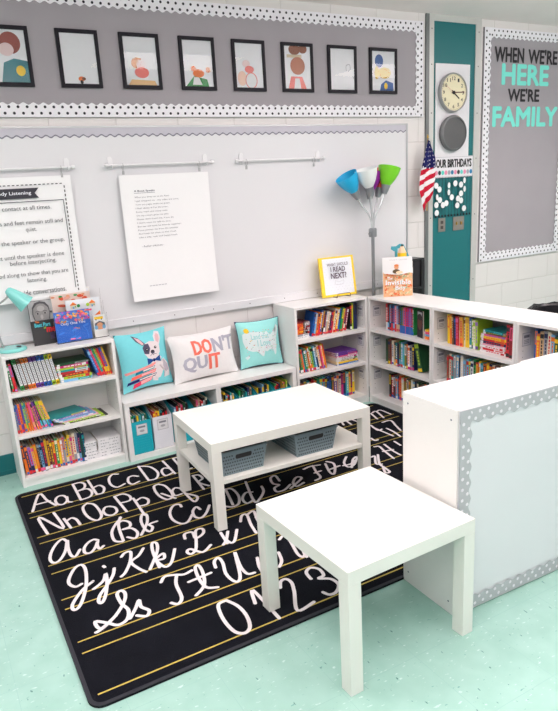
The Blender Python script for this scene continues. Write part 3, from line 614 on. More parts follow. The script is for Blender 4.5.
def d2(m):
    w=.069; h=.262
    gr=C_('photo_grey',(178,178,180)); dk=C_('photo_dark',(74,74,78)); sk=C_('photo_face',(138,136,136)); hi=C_('photo_hi',(166,164,164))
    m.rect(-w,.145,w,h-.002,gr); 
    R_=random.Random(3)
    for _ in range(26): m.ell(R_.uniform(-w+.01,w-.01),R_.uniform(.16,h-.012),R_.uniform(.004,.01),R_.uniform(.004,.009),R_.choice((dk,hi,gr)),n=8)
    m.poly([(-.045,.147),(-.052,.185),(-.048,.225),(-.03,.25),(0,.258),(.03,.25),(.048,.225),(.052,.185),(.045,.147)],dk)
    m.poly([(-.04,.147),(-.047,.185),(-.042,.218),(-.02,.24),(.0,.244),(.02,.24),(.042,.218),(.047,.185),(.04,.147)],sk)
    m.ell(0,.215,.022,.016,hi); m.ell(0,.165,.008,.014,hi)
    for s in (-1,1): m.ell(s*.021,.186,.009,.004,hi); m.ell(s*.021,.186,.005,.005,BLACK); m.line([(s*.032,.197),(s*.02,.2),(s*.011,.197)],.003,dk)
    m.text('The',-.046,.133,-.022,.145,SM('orange'),bold=.02); m.text('Best Part',-.052,.107,.04,.131,SM('turquoise'),fat=.0012)
    m.text('of',-.002,.094,.012,.107,SM('lime'),bold=.02); m.text('me',.012,.07,.066,.1,SM('red'),fat=.002)
    for j in range(5): m.rect(.028,.03+.008*j,.055,.034+.008*j,C_('dim_violet',(90,70,110)))
decal_book('picture_book','black picture book with a photographed face, standing beside the mint desk lamp',TR(-2.243,-.118,.7906,.06,0,-.12),.138,.262,.012,C_('charcoal',(48,48,50)),d2)
# acrylic display rack with books
GL=bpy.data.materials.new('clear_acrylic'); GL.use_nodes=True; _g=GL.node_tree.nodes['Principled BSDF']
for k_,v_ in (('Transmission Weight',1),('Roughness',.0),('IOR',1.12),('Base Color',(1,1,1,1))): _g.inputs[k_].default_value=v_
def acrylic():
    t=thing('display_rack','clear acrylic book display rack full of picture books on the left bookcase','display rack',(-2.035,-.150,.7905),.03)
    m=MB(); m.box(-.155,.155,-.02,.115,0,.003,GL).box(-.155,.155,-.023,-.020,0,.15,GL).box(-.155,.155,.02,.023,.003,.22,GL).box(-.155,.155,.06,.063,.003,.29,GL)
    for x in (-.155,-.055,.062,.152): m.box(x,x+.004,-.0265,-.0235,.003,.15,GL)
    m.build('rack_body',parent=t)
acrylic()
def d3(m):
    bl=C_('sea',(38,104,204)); m.rect(-.105,.0,.105,.115,bl); R_=random.Random(9)
    cs=[C_('f%d'%i,c) for i,c in enumerate([(226,80,90),(240,150,60),(90,150,220),(240,120,160),(200,90,190),(250,200,80),(120,190,230)])]
    for i in range(90):
        x=R_.uniform(-.098,.098);z=R_.uniform(.118,.178); m.ell(x,z,R_.uniform(.006,.012),R_.uniform(.004,.007),R_.choice(cs),n=8,rot=R_.uniform(-.6,.6))
    m.text('Only One You',-.075,.098,.07,.118,C_('whitep',(240,244,250)),bold=.01)
    m.ell(.01,.075,.014,.007,cs[1]); m.ell(.004,.076,.007,.006,cs[4]); m.poly([(.024,.075),(.032,.081),(.032,.069)],cs[1]); m.rect(-.03,.012,.03,.02,cs[3])
    for i in range(5): m.ell(R_.uniform(-.09,.09),R_.uniform(.02,.09),.02,.006,C_('sea2',(60,130,222)),n=10,rot=.3)
    m.line([(.06,.08),(.075,.05),(.08,.01)],.004,C_('sea2',(60,130,222)))
decal_book('picture_book','blue picture book with a band of small fish, front of the acrylic rack',TR(-2.083,-.166,.7936,.03,0,-.05),.21,.182,.008,C_('fishblue',(70,110,200)),d3)
def d4(m):
    m.rect(-.036,.1,.036,.128,C_('whitep',(240,244,250))); m.rect(-.03,.108,.024,.124,SM('yellow')); m.ell(-.02,.107,.004,.004,BLACK,n=8); m.ell(.014,.107,.004,.004,BLACK,n=8)
    m.poly([(-.034,.055),(-.03,.085),(0,.098),(.03,.085),(.034,.055)],C_('grey2',(96,100,110))); m.ell(0,.065,.022,.024,C_('skin',(222,160,120))); 
    for s in (-1,1): m.ell(s*.024,.06,.011,.013,SM('light blue'))
    m.rect(-.03,.04,.03,.046,C_('whitep',(240,244,250)))
decal_book('picture_book','small white booklet with a yellow bus, right pocket of the acrylic rack',TR(-1.925,-.164,.7936,.03,0,-.05),.075,.135,.005,WH,d4)
def d5(m):
    R_=random.Random(4); rd=C_('warmred',(236,92,52)); ry=C_('warmpink',(244,176,160))
    m.rect(-.115,.01,.115,.27,C_('palepeach',(246,222,212)))
    for i in range(22): m.ell(R_.uniform(-.07,.09),R_.uniform(.13,.255),R_.uniform(.01,.028),R_.uniform(.006,.014),R_.choice((rd,rd,ry)),rot=R_.uniform(-.5,.5),n=12)
    for i in range(5): m.ell(-.105+.045*i,.262,.012,.006,SM('green') if i%2 else SM('peach'),n=10)
decal_book('picture_book','tall pale picture book with orange-red splashes, back of the acrylic rack',TR(-2.060,-.086,.7936,.03,0,-.03),.238,.275,.009,C_('palepeach',(246,222,212)),d5)
def d6(m):
    for i,(x,c) in enumerate(((-.058,'orange'),(.056,'orange'))):
        m.rect(x-.018,.185,x+.018,.208,SM('cream')); m.poly([(x-.022,.206),(x+.022,.206),(x,.226)],SM(c)); m.rect(x-.006,.185,x+.004,.198,SM('light blue')); m.rect(x+.007,.193,x+.014,.2,SM('green'))
    for x in (-.028,.028): m.ell(x,.2,.010,.010,SM('green' if x<0 else 'lime'))
    for x,c in ((-.03,'red'),(.0,'orange'),(.04,'pink')): m.ell(x,.168,.009,.006,SM(c))
    m.poly([(.062,.13),(.098,.13),(.098,.155)],SM('orange')); m.rect(.07,.11,.098,.128,SM('light blue'))
decal_book('picture_book','white picture book with two little orange-roofed houses in the acrylic rack',TR(-2.000,-.124,.7936,.03,0,-.04),.205,.238,.009,C_('whitep',(240,244,250)),d6)
decal_book('picture_book','plain white board standing at the very back of the acrylic rack',TR(-2.045,-.062,.7936,.03,0,-.01),.22,.30,.006,WH,lambda m:m.rect(-.1,.02,.1,.29,C_('whitep',(240,244,250))))
# yellow framed sign on a wire stand
YEL=mat('yellow_card',(250,214,50),.5)
def sign():
    t=thing('book_sign','yellow bordered card reading WHAT SHOULD I READ NEXT? on the corner bookcase','sign',M=TR(-.125,-.150,.8105,-.08,0,-.17)); m=MB()
    w=.145; h=.29; m.box(-w,w,0,.018,0,h,YEL)
    m.rect(-w+.024,.016,w-.018,h-.012,C_('whitep',(240,244,250)))
    dg=C_('palegreyp',(206,206,212)); R_=random.Random(8)
    for i in range(9):
        for j in range(13):
            a=-w+.036+i*.027+(.013 if j%2 else 0); b=.028+j*.0195
            if (i in (0,8) or j<4 or j>10): m.ell(a,b,.0022,.0022,dg,n=6)
    mg=C_('darkplum',(84,64,84))
    m.text('WHAT SHOULD',-.088,.222,.092,.244,mg); m.text('I READ',-.062,.18,.062,.216,mg,bold=.015); m.text('NEXT?',-.065,.13,.068,.172,mg,bold=.02)
    m.line([(-.03,.115),(-.035,.09),(0,.084),(.035,.09),(.04,.115)],.0025,dg); m.line([(-.03,.115),(0,.105),(.04,.115)],.002,dg)
    m.build('card',parent=t)
    s=thing('wire_stand','small black wire stand propping up the yellow bordered card','stand',(-.125,-.175,.8047),-.08)
    P=[(-.055,.07,.003),(-.055,-.02,.003),(-.055,-.024,.02),(-.05,-.024,.03),(.05,-.024,.03),(.055,-.024,.02),(.055,-.02,.003),(.055,.07,.003)]
    MB().tube(P,.0022,BLACK,6).build('front_wire',parent=s,smooth=True)
    MB().tube([(-.055,.07,.003),(-.02,.085,.12),(.02,.085,.12),(.055,.07,.003)],.0022,BLACK,6).build('back_wire',parent=s,smooth=True)
sign()
def d7(m):
    R_=random.Random(12); w=.104
    m.rect(-w,0,w,.175,C_('autumn',(238,186,140)))
    cs=[C_('au%d'%i,c) for i,c in enumerate([(232,122,70),(244,196,140),(206,200,150),(150,186,150),(228,110,64),(250,216,176),(206,150,100)])]
    for i in range(150):
        x=R_.uniform(-w+.012,w-.012); z=R_.uniform(.008,.17); m.ell(x,z,R_.uniform(.005,.013),R_.uniform(.003,.008),R_.choice(cs),n=7,rot=R_.uniform(-1,1))
    wt=C_('whitep',(240,244,250))
    m.poly([(-w,.175),(-w,.168),(-.05,.160),(0,.155),(.04,.158),(.08,.166),(w,.16),(w,.2),(-w,.2)],C_('coverwhite',(240,240,240)))
    m.text('TRUDY LUDWIG',-.062,.256,.065,.263,C_('ltgrey2',(176,176,182)))
    m.ell(-.012,.208,.016,.018,C_('skin',(222,160,120))); m.ell(-.012,.22,.016,.008,C_('gingerhair',(214,120,60))); m.ell(-.014,.178,.026,.016,C_('darkolive',(98,78,50))); m.ell(.008,.17,.024,.01,cs[5])
    m.text('The',-.078,.122,-.042,.142,wt,bold=.02); m.text('Invisible',-.09,.084,.088,.12,wt,bold=.02); m.text('Boy',-.022,.038,.052,.078,wt,bold=.02)
decal_book('picture_book','white and autumn-orange picture book standing on top of the right-hand row',TR(.150,-.470,.8050,-.50,0,-.07),.210,.278,.014,C_('coverwhite',(240,240,240)),d7)
# big pencil and teal ruler behind the book
def pencil():
    t=thing('pencil_ornament','big yellow wooden pencil standing behind the white and orange picture book','ornament',(.283,-.362,.805)); 
    h=[(.033*math.cos(PI/6+k*PI/3),.033*math.sin(PI/6+k*PI/3)) for k in range(6)]
    MB().prism(h,0,.292,mat('pencil_yellow',(252,206,20),.35)).build('pencil_barrel',parent=t)
    wv=[(a,b,.292) for a,b in h]+[(a*.35,b*.35,.338) for a,b in h]
    MB().add(wv,[(i,(i+1)%6,6+(i+1)%6,6+i) for i in range(6)],mat('pencil_wood',(246,206,170),.6)).build('pencil_wood',parent=t)
    tv=[(a*.35,b*.35,.338) for a,b in h]+[(0,0,.358)]
    MB().add(tv,[(i,(i+1)%6,6) for i in range(6)],BLACK).build('pencil_lead',parent=t)
pencil()
RU=mat('teal_plastic',(70,160,176),.4)
t=MB().prism([(-.012,0),(.010,0),(.010,.318),(.04,.318),(.105,.225),(.13,.235),(.068,.345),(.03,.35),(.0,.335),(-.045,.338),(-.05,.318),(-.02,.30),(-.012,.30)],0,.006,RU,'y')
tag(t.build('arrow_ornament',M=TR(.285,-.300,.8052)),'teal angled cut-out standing just behind the big yellow pencil','ornament')
# floor lamp
def floor_lamp():
    px,py=.175,-.165
    t=thing('floor_lamp','grey floor lamp with blue, white, purple, green and red shades in the corner','lamp',(px,py,0))
    g=mat('lamp_grey',(142,146,150),.35,.5)
    MB().lathe([(0,0),(.12,0),(.12,.012),(.1,.022),(.02,.03),(0,.03)],g,32).build('lamp_base',parent=t,smooth=True)
    MB().tube([(0,0,.028),(0,0,1.24)],.0125,g,14).build('pole',parent=t,smooth=True)
    MB().lathe([(0,1.215),(.028,1.215),(.03,1.22),(.03,1.272),(.024,1.28),(0,1.28)],g,16).tube([(-.028,-.01,1.24),(-.048,-.014,1.24)],.006,g,8).build('collar',parent=t,smooth=True)
    # shade: base point, direction to mouth, colour name
    D=[('blue',(20,172,222),(-.158,-.02,1.520),(-.52,.02,.85)),('white',(236,240,238),(-.064,-.055,1.538),(-.24,-.04,.97)),('purple',(150,30,160),(.012,.04,1.515),(.12,.04,.98)),('green',(116,204,30),(.086,-.04,1.545),(.26,-.02,.96)),('red',(226,84,60),(.100,.05,1.525),(.38,.04,.92))]
    clear=mat('clear_tubing',(206,210,212),.15,.3)
    for n_,rgb,b,d in D:
        b=Vector(b); d=Vector(d).normalized(); k=(b-Vector((0,0,1.28)))
        P=smooth3([(b.x*.06,b.y*.06,1.278),(b.x*.18,b.y*.25,1.36),(b.x*.62,b.y*.7,1.44),tuple(b-d*.03),tuple(b)],6)
        MB().tube(P,.006,clear,10).build('gooseneck_arm',parent=t,smooth=True)
        M=Matrix.Translation(b)@d.to_track_quat('Z','Y').to_matrix().to_4x4()
        MB().lathe([(0,-.03),(.018,-.028),(.026,.0),(.034,.035),(.0,.036)],g,18,M).build('socket',parent=t,smooth=True)
        sm=mat('shade_'+n_,rgb,.35,noise=.01)
        MB().lathe([(.026,.03),(.040,.05),(.058,.082),(.073,.122),(.082,.165),(.080,.165),(.071,.122),(.056,.082),(.038,.05),(.024,.032)],sm,32,M).build('lamp_shade',parent=t,smooth=True,label=n_+' shade')
        MB().lathe([(0,.036),(.02,.04),(.028,.07),(.02,.095),(0,.103)],mat('bulb_white',(245,243,235),.3),14,M).build('bulb',parent=t,smooth=True)
floor_lamp()
# black equipment cart behind the right-hand row
def cart():
    t=thing('equipment_cart','black equipment cart standing behind the corner of the bookcases','cart',(.375,-.33,0)); k=mat('black_steel',(24,25,28),.4)
    for x in (0,.125):
        for y in (0,.22): MB().box(x,x+.03,y,y+.03,.05,1.02,k).build('post',parent=t)
    for z in (.08,.45,.80): MB().box(.002,.153,.002,.248,z,z+.02,k).build('shelf',parent=t)
    MB().box(.0,.155,0,.25,1.02,1.035,k).build('top_panel',parent=t,bevel=.002)
    MB().box(.055,.125,.01,.02,.10,1.02,mat('black_mesh',(24,25,30),.6)).build('front_panel',parent=t)
    for x in (.015,.14):
        for y in (.02,.23): MB().lathe([(0,-.012),(.025,-.012),(.025,.012),(0,.012)],BLACK,14,Matrix.Translation((x,y,.025))@Matrix.Rotation(PI/2,4,'X')).build('caster',parent=t,smooth=True)
    b=thing('binder','white binder with a blue label on the black equipment cart','binder',(.387,-.31,.8205))
    MB().box(.015,.04,0,.02,0,.13,WH).box(.015,.04,-.002,0,.02,.06,mat('blue_label',(30,60,150),.5)).build('binder_body',parent=b)
cart()
def bin_():
    t=thing('trash_can','black bagged trash can behind the right-hand bookcases','trash can',(.79,-1.33,-.0)); k=mat('black_bin',(28,28,32),.35); bgm=mat('black_bag',(18,18,22),.22,bump=1,bscale=25)
    MB().lathe([(0,0),(.15,0),(.19,.70),(.2,.71),(.2,.72),(.185,.72),(.145,.02),(0,.02)],k,32).build('can_body',parent=t,smooth=True)
    R_=random.Random(2); prof=[(.178,.56),(.186,.72),(.2,.738),(.213,.73),(.214,.66),(.206,.62)]; m=MB(); n=48; vs=[]
    for i,(r,z) in enumerate(prof):
        for j in range(n): a=2*PI*j/n; w_=.004*math.sin(7*a+i)+.003*math.sin(17*a+2*i) if 0<i else 0; vs.append(((r+abs(w_))*math.cos(a),(r+abs(w_))*math.sin(a),z+w_))
    m.add(vs,[(i*n+j,i*n+(j+1)%n,(i+1)*n+(j+1)%n,(i+1)*n+j) for i in range(len(prof)-1) for j in range(n)],bgm); m.build('bin_bag',parent=t,smooth='all')
bin_()
# ================================================================ cushions
def cushion(label,BLc,BRc,h,depth,tilt,front,backm,draw,piping=None,z0=.3915,ears=.02):
    """BL, BR: bottom corners (x,y) on the seat; h height; leaning back by tilt"""
    a=Vector((BLc[0],BLc[1],0)); b=Vector((BRc[0],BRc[1],0)); w=(b-a).length; rz=math.atan2(b.y-a.y,b.x-a.x)
    M=Matrix.Translation((a.x,a.y,z0))@Matrix.Rotation(rz,4,'Z')@Matrix.Rotation(-tilt,4,'X')@Matrix.Translation((0,depth*.12,0))
    def surf(u,v,s,e=0):
        U=2*u-1; V=2*v-1
        bul=max(0,(1-U*U))**.6*max(0,(1-V*V))**.6
        wr=.0025*math.sin(9*u+5*v)*math.sin(7*v+2)*bul
        # edges pull in between the pointed corners
        x=w/2+(w/2)*U*(1-.085*(1-V*V)); z=h/2+(h/2)*V*(1-.085*(1-U*U))
        return (x, s*(-depth/2*bul*.9+wr-e) if s>0 else depth/2*bul*.9+e, z)
    o=thing('cushion',label,'cushion',M=M,group='cushions on the bench')
    n=22; m=MB(); vs=[]
    for s in (1,-1):
        vs+= [surf(i/n,j/n,s) for j in range(n+1) for i in range(n+1)]
    k=(n+1)**2; fsF=[];fsB=[]
    for j in range(n):
        for i in range(n):
            q=j*(n+1)+i; fsF.append((q,q+1,q+n+2,q+n+1)); fsB.append((k+q,k+q+n+1,k+q+n+2,k+q+1))
    m.v=list(vs); i1=m.mi(front); i2=m.mi(backm)
    for f in fsF: m.f.append(f); m.m.append(i1)
    for f in fsB: m.f.append(f); m.m.append(i2)
    m.xf=lambda x,y,z: surf(x,z,1,-y*1.0+.0012)
    m.curved=1
    draw(m); m.xf=None
    m.build('cushion_cover',parent=o,smooth='all')
    if piping:
        P=[surf(t/n,0,1) for t in range(n+1)]+[surf(1,t/n,1) for t in range(1,n+1)]+[surf(1-t/n,1,1) for t in range(1,n+1)]+[surf(0,1-t/n,1) for t in range(1,n+1)]
        MB().tube(P,.0022,piping,6).build('piping',parent=o,smooth=True)
    return o
F_=lambda n,rgb:mat('fabric_'+n,rgb,.9,noise=.04,nscale=60,spec=.1)
def dog(m):
    w=F_('dogwhite',(234,224,226)); g=F_('doggrey',(86,82,104)); p=F_('pinkear',(226,186,192)); sh=F_('doggreylight',(188,178,190)); nv=F_('bow',(38,74,140))
    S=3
    # body
    m.poly([(.54,.42),(.70,.40),(.84,.48),(.93,.38),(.96,.26),(.93,.15),(.80,.12),(.84,.2),(.80,.28),(.72,.14),(.62,.12),(.66,.22),(.60,.30),(.50,.30),(.50,.40)],w,sub=2)
    m.poly([(.54,.42),(.5,.3),(.54,.2),(.56,.1),(.66,.08),(.68,.2),(.7,.38),(.80,.50),(.74,.56),(.6,.55)],w,sub=2)
    m.poly([(.84,.44),(.92,.36),(.93,.26),(.86,.22),(.80,.34)],sh,sub=2)
    # head
    m.poly([(.44,.62),(.43,.73),(.50,.80),(.60,.83),(.72,.80),(.79,.72),(.78,.60),(.70,.52),(.58,.50),(.50,.53)],w,sub=2)
    m.poly([(.44,.77),(.34,.86),(.29,.97),(.40,.92),(.50,.80)],g,sub=2); m.poly([(.44,.78),(.37,.86),(.33,.94),(.41,.9),(.48,.8)],p,sub=2)
    m.poly([(.70,.79),(.70,.90),(.76,.98),(.84,.95),(.85,.84),(.79,.73)],w,sub=2); m.poly([(.73,.81),(.74,.90),(.78,.94),(.82,.90),(.81,.82),(.78,.76)],p,sub=2)
    m.poly([(.44,.62),(.43,.73),(.48,.79),(.56,.79),(.58,.70),(.53,.60)],g,sub=2)
    m.ell(.505,.685,.03,.03,BLACK,sub=1); m.ell(.69,.70,.028,.025,BLACK,sub=1); m.ell(.51,.69,.009,.009,w); m.ell(.695,.705,.009,.009,w)
    m.ell(.615,.63,.045,.036,g,sub=1); m.ell(.615,.645,.028,.018,BLACK,sub=1); m.line([(.55,.57),(.60,.59),(.62,.57),(.64,.59),(.69,.575)],.008,g)
    m.poly([(.60,.47),(.47,.41),(.47,.53),(.60,.49)],nv,sub=2); m.poly([(.62,.47),(.76,.43),(.76,.55),(.62,.49)],nv,sub=2); m.ell(.61,.48,.03,.03,F_('bowknot',(24,50,104)),sub=1)
    # books in front
    pg=F_('pagewhite',(240,232,226))
    m.poly([(.02,.34),(.26,.37),(.44,.40),(.62,.44),(.64,.42),(.54,.36),(.30,.33),(.04,.30)],F_('pageopen',(240,160,156)),sub=2)
    for (x0,z0),(x1,z1),t_,c0,pgs in [((.16,.03),(.52,.12),.085,(232,70,104),0),((.05,.12),(.60,.19),.05,(48,54,112),1),((.12,.19),(.60,.26),.06,(244,116,104),0),((.20,.27),(.58,.33),.05,(34,134,160),1)]:
        k=F_('bk%d'%c0[0],c0); m.poly([(x0,z0),(x1,z1),(x1+.03,z1+t_),(x0+.02,z0+t_)],k,sub=2)
        m.poly([(x0+.42*(x1-x0),z0+.42*(z1-z0)+.012),(x1,z1+.012),(x1+.015,z1+t_-.012),(x0+.42*(x1-x0),z0+.42*(z1-z0)+t_-.012)],pg if pgs else F_('pagepink',(250,180,180)),sub=2)
cushion('turquoise cushion printed with a bow-tied puppy beside stacked books, leftmost on the bench',(-1.822,-.145),(-1.455,-.085),.385,.14,.14,F_('turquoise',(126,216,224)),F_('turquoiseback',(60,170,184)),dog)
def dq(m):
    c=F_('coral',(240,122,104)); g=F_('lettergrey',(176,176,190))
    
    for t_,a_,b_,c_,d_,k_ in (('DO',.29,.52,.58,.85,c),("N'T",.60,.52,.98,.85,g),('QU',.11,.16,.47,.50,g),('IT',.50,.16,.69,.50,c)):
        for e in (-.006,.0,.006): m.text(t_,a_+e,b_,c_+e,d_,k_,bold=.02)
cushion("white oblong cushion reading DON'T QUIT, in the middle of the bench",(-1.478,-.160),(-.985,-.135),.325,.17,.22,F_('white',(240,238,238)),F_('whiteback',(225,224,224)),dq)
def usa(m):
    w=F_('mapwhite',(226,240,240))
    P=[(.07,.72),(.16,.78),(.30,.77),(.48,.76),(.56,.72),(.62,.76),(.66,.70),(.70,.66),(.78,.72),(.86,.80),(.90,.86),(.95,.80),(.92,.70),(.88,.62),(.86,.54),(.84,.46),(.79,.38),(.82,.24),(.78,.20),(.74,.33),(.64,.34),(.58,.30),(.53,.32),(.50,.20),(.46,.21),(.42,.30),(.34,.33),(.24,.34),(.15,.38),(.09,.46),(.06,.58)]
    m.poly(P,w,sub=2); R_=random.Random(6)
    m.ell(.17,.80,.055,.055,F_('yellow',(250,204,60)),sub=1); m.poly([(.08,.24),(.16,.27),(.18,.22),(.12,.18)],w,sub=1)
    sc=F_('script',(150,216,216))
    for i,(t,a,b,cc,d) in enumerate((('Land that',.24,.60,.66,.72),('I Love',.36,.44,.68,.58))): m.text(t,a,b,cc,d,sc,bold=.01)
    cs=[F_('i%d'%i,c) for i,c in enumerate([(230,110,100),(90,110,150),(240,190,70),(110,190,140),(70,70,90),(236,140,170)])]
    for i in range(70):
        x=R_.uniform(.1,.86); z=R_.uniform(.26,.80)
        if .24<x<.7 and .44<z<.72 and R_.random()<.75: continue
        m.ell(x,z,R_.uniform(.006,.014),R_.uniform(.006,.013),R_.choice(cs),n=6)
cushion('mint cushion with a white map and tiny icons, rightmost on the bench',(-.972,-.128),(-.640,-.165),.340,.17,.18,F_('mint',(160,230,226)),F_('navyback',(38,54,92)),usa,piping=F_('navyback',(38,54,92)))
# ================================================================ wall things
def board_back():
    t=thing('bulletin_board','long grey bulletin board with a black-dotted white scalloped border above the whiteboard','bulletin board',(-3.4,-.002,2.073))
    w=4.2; h=.667; MB().box(0,w,-.012,0,0,h,GREYP).build('backing_panel',parent=t)
    m=MB(); border(m,0,w,0,h,.078,.055,.013,TRIMW,NAVY,.0086,.0245,-.013,'tbr'); m.build('border_trim',parent=t,label='white scalloped border with black dots')
board_back()
FR=mat('black_frame',(20,18,28),.5,spec=.25); GLASS=mat('picture_glass',(235,238,242),.03,trans=.0,noise=0)
g2=bpy.data.materials.new('clear_glass'); g2.use_nodes=True; _p=g2.node_tree.nodes['Principled BSDF']; _p.inputs['Transmission Weight'].default_value=1; _p.inputs['Roughness'].default_value=.02; _p.inputs['IOR'].default_value=1.25; _p.inputs['Base Color'].default_value=(1,1,1,1)
PG=C_('framepaper',(244,246,250))
def pf(x0,x1,z0,z1,what,draw):
    t=thing('framed_picture',f'black framed picture {what}','picture frame',((x0+x1)/2,-.0148,z0),0,'black framed pictures'); w=(x1-x0)/2; h=z1-z0; b=.021
    m=MB(); m.box(-w,-w+b,-.014,0,0,h,FR).box(w-b,w,-.014,0,0,h,FR).box(-w+b,w-b,-.014,0,0,b,FR).box(-w+b,w-b,-.014,0,h-b,h,FR); m.build('frame',parent=t,bevel=.001)
    m=MB(); m.box(-w+b,w-b,-.006,-.001,b,h-b,PG)
    s=MB.rect; m.xf=None
    class Q: pass
    y=-.0061
    b0=len(m.v); draw(m,y)
    for i in range(b0,len(m.v)):
        x_,y_,z_=m.v[i]; m.v[i]=(max(-w+b,min(w-b,x_*1.12)),y_,max(b,min(h-b,b+(z_-b)*1.12)))
    m.build('artwork',parent=t)
    MB().box(-w+b,w-b,-.0105,-.009,b,h-b,g2).build('glass_pane',parent=t)
c=C_
def a1(m,y): m.ell(.02,.2,.05,.05,c('auburn',(150,72,62)),y); m.ell(.0,.17,.035,.03,c('palepink2',(240,216,216)),y); m.poly([(-.04,.02),(.1,.02),(.095,.12),(.03,.13),(-.02,.11)],c('teal2',(20,124,136)),y); m.ell(.055,.075,.022,.024,SM('yellow'),y)
def a2(m,y): m.ell(.0,.045,.016,.012,SM('orange'),y); m.ell(.0,.03,.008,.01,SM('black'),y); m.ell(.012,.046,.01,.008,SM('brown'),y)
def a3(m,y): m.ell(-.02,.13,.035,.03,c('ginger',(222,150,90)),y); m.ell(.0,.12,.026,.03,c('palepink2',(240,216,216)),y); m.ell(.0,.085,.04,.028,c('salmon',(236,120,112)),y); m.poly([(-.08,.022),(.08,.022),(.07,.045),(-.06,.05)],c('sand',(240,196,140)),y)
def a4(m,y): m.ell(.0,.09,.035,.022,SM('orange'),y); m.ell(-.03,.115,.016,.014,SM('orange'),y); m.ell(.06,.11,.016,.015,SM('peach'),y); m.poly([(-.08,.022),(.06,.022),(.05,.06),(-.03,.075)],SM('green'),y); m.poly([(-.04,.03),(.02,.03),(.0,.07),(-.03,.07)],SM('white'),y)
def a5(m,y): m.ell(-.02,.15,.025,.02,c('palepink2',(240,206,200)),y); m.ell(.0,.12,.03,.02,c('salmon',(236,120,112)),y); m.ell(-.05,.07,.03,.04,c('palepeach2',(244,206,186)),y); m.ell(.01,.06,.04,.045,c('salmon',(236,120,112)),y); m.ell(.01,.06,.035,.04,SM('white'),y)
def a6(m,y): m.ell(-.02,.24,.04,.03,c('brownbun',(140,84,60)),y); m.ell(.04,.245,.03,.025,c('brownbun',(140,84,60)),y); m.rect(-.075,.195,.03,.212,c('beige',(214,200,170)),y); m.ell(.0,.15,.052,.05,c('warmbrown',(178,108,76)),y); m.poly([(-.07,.022),(.06,.022),(.03,.09),(-.05,.09)],c('salmon',(236,120,112)),y); m.poly([(-.03,.022),(.02,.022),(.01,.08),(-.02,.08)],SM('white'),y)
def a7(m,y): m.line([(.03,.165),(.055,.17),(.06,.14),(.035,.13),(.028,.15),(.03,.165)],.003,SM('grey'),y); m.line([(.05,.13),(.08,.11),(.085,.09)],.004,SM('grey'),y)
def a8(m,y): m.ell(-.035,.2,.034,.04,c('caps',(30,90,160)),y); m.ell(.01,.13,.055,.035,c('ochre',(232,200,110)),y); m.ell(-.055,.13,.02,.04,c('ochre',(232,200,110)),y); m.poly([(-.03,.022),(.085,.022),(.08,.07),(.02,.085),(-.02,.06)],c('caps',(30,90,160)),y); m.ell(.02,.05,.014,.02,SM('yellow'),y)
Fs=[(-2.330,-2.080,'cut by the left photo edge, red and teal shapes',a1),(-1.932,-1.692,'nearly blank, with a tiny orange mark at its foot',a2),(-1.566,-1.320,'with ginger and salmon shapes low down, third from left',a3),(-1.190,-.950,'with orange and green shapes low down',a4),(-.826,-.584,'with a white round shape on pink and salmon',a5),(-.456,-.205,'with a big brown round shape over salmon',a6),(-.081,.167,'nearly blank, with a small grey outline at right',a7),(.284,.539,'with yellow and blue shapes, rightmost of the row',a8)]
for x0,x1,wt,fn in Fs: pf(x0,x1,2.231,2.54,wt,fn)
# whiteboard
def whiteboard():
    t=thing('whiteboard','wide white wall board with a silver frame and lavender scalloped strip along its top','whiteboard',(-3.4,0,.806))
    w=3.4+.628; h=2.012-.806
    MB().box(0,w,-.018,0,.05,h,WB).build('writing_surface',parent=t)
    MB().box(w,w+.014,-.024,0,0,h+.012,ALU).box(0,w,-.022,0,h,h+.012,ALU).build('frame',parent=t)
    m=MB().box(0,w,-.03,0,0,.055,WB)
    for i in range(14): m.ell(.3+i*.285,.028,.004,.004,mat('screw',(90,90,96),.4,.5),y=-.03,n=8)
    m.build('lower_rail',parent=t,bevel=.002)
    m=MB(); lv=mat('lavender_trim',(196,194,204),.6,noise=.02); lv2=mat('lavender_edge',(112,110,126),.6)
    e=scallop(0,w,.054,.013); 
    for i in range(len(e)-1):
        (a,q),(b,r)=e[i],e[i+1]
        m.add([(a,-.0195,h),(b,-.0195,h),(b,-.0195,h-.034-r),(a,-.0195,h-.034-q)],[(0,1,2,3)],lv)
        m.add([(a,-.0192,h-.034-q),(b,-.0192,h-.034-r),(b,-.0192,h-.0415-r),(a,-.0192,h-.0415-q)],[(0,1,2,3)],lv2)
    m.build('border_trim',parent=t,label='lavender scalloped paper strip')
whiteboard()
CL=mat('white_hook_plastic',(236,236,238),.3)
def rod(label,x0,x1,hooks,rings):
    t=thing('hanging_rod',label,'rod',(0,-.045,1.795),0,'white rods on adhesive hooks')
    MB().tube([(x0,0,0),(x1,0,0)],.0065,CL,10).build('rod',parent=t,smooth=True)
    for x in (x0,x1): MB().lathe([(0,-.012),(.01,-.01),(.012,0),(.01,.01),(0,.012)],CL,12,Matrix.Translation((x,0,0))@Matrix.Rotation(PI/2,4,'Y')).build('end_cap',parent=t,smooth=True)
    for x in hooks:
        m=MB().prism([(x-.015,-.02),(x+.015,-.02),(x+.015,.04),(x+.008,.052),(x-.008,.052),(x-.015,.04)],.018,.026,CL,'y')
        m.tube(smooth3([(x,.02,-.002),(x,.004,-.014),(x,-.012,-.012),(x,-.016,.004)],4),.005,CL,8); m.build('adhesive_hook',parent=t,bevel=.001)
    for x in rings:
        P=[(x,.016*math.sin(a*PI/8),-.012+.02*math.cos(a*PI/8)) for a in range(17)]
        MB().tube(P,.0016,METAL,6).box(x-.006,x+.006,-.004,.004,-.056,-.034,METAL).build('ring_clip',parent=t,smooth=True)
rod('white rod carrying the listening chart, cut by the left photo edge',-2.75,-1.935,(-2.7,-1.965),(-2.68,-2.005))
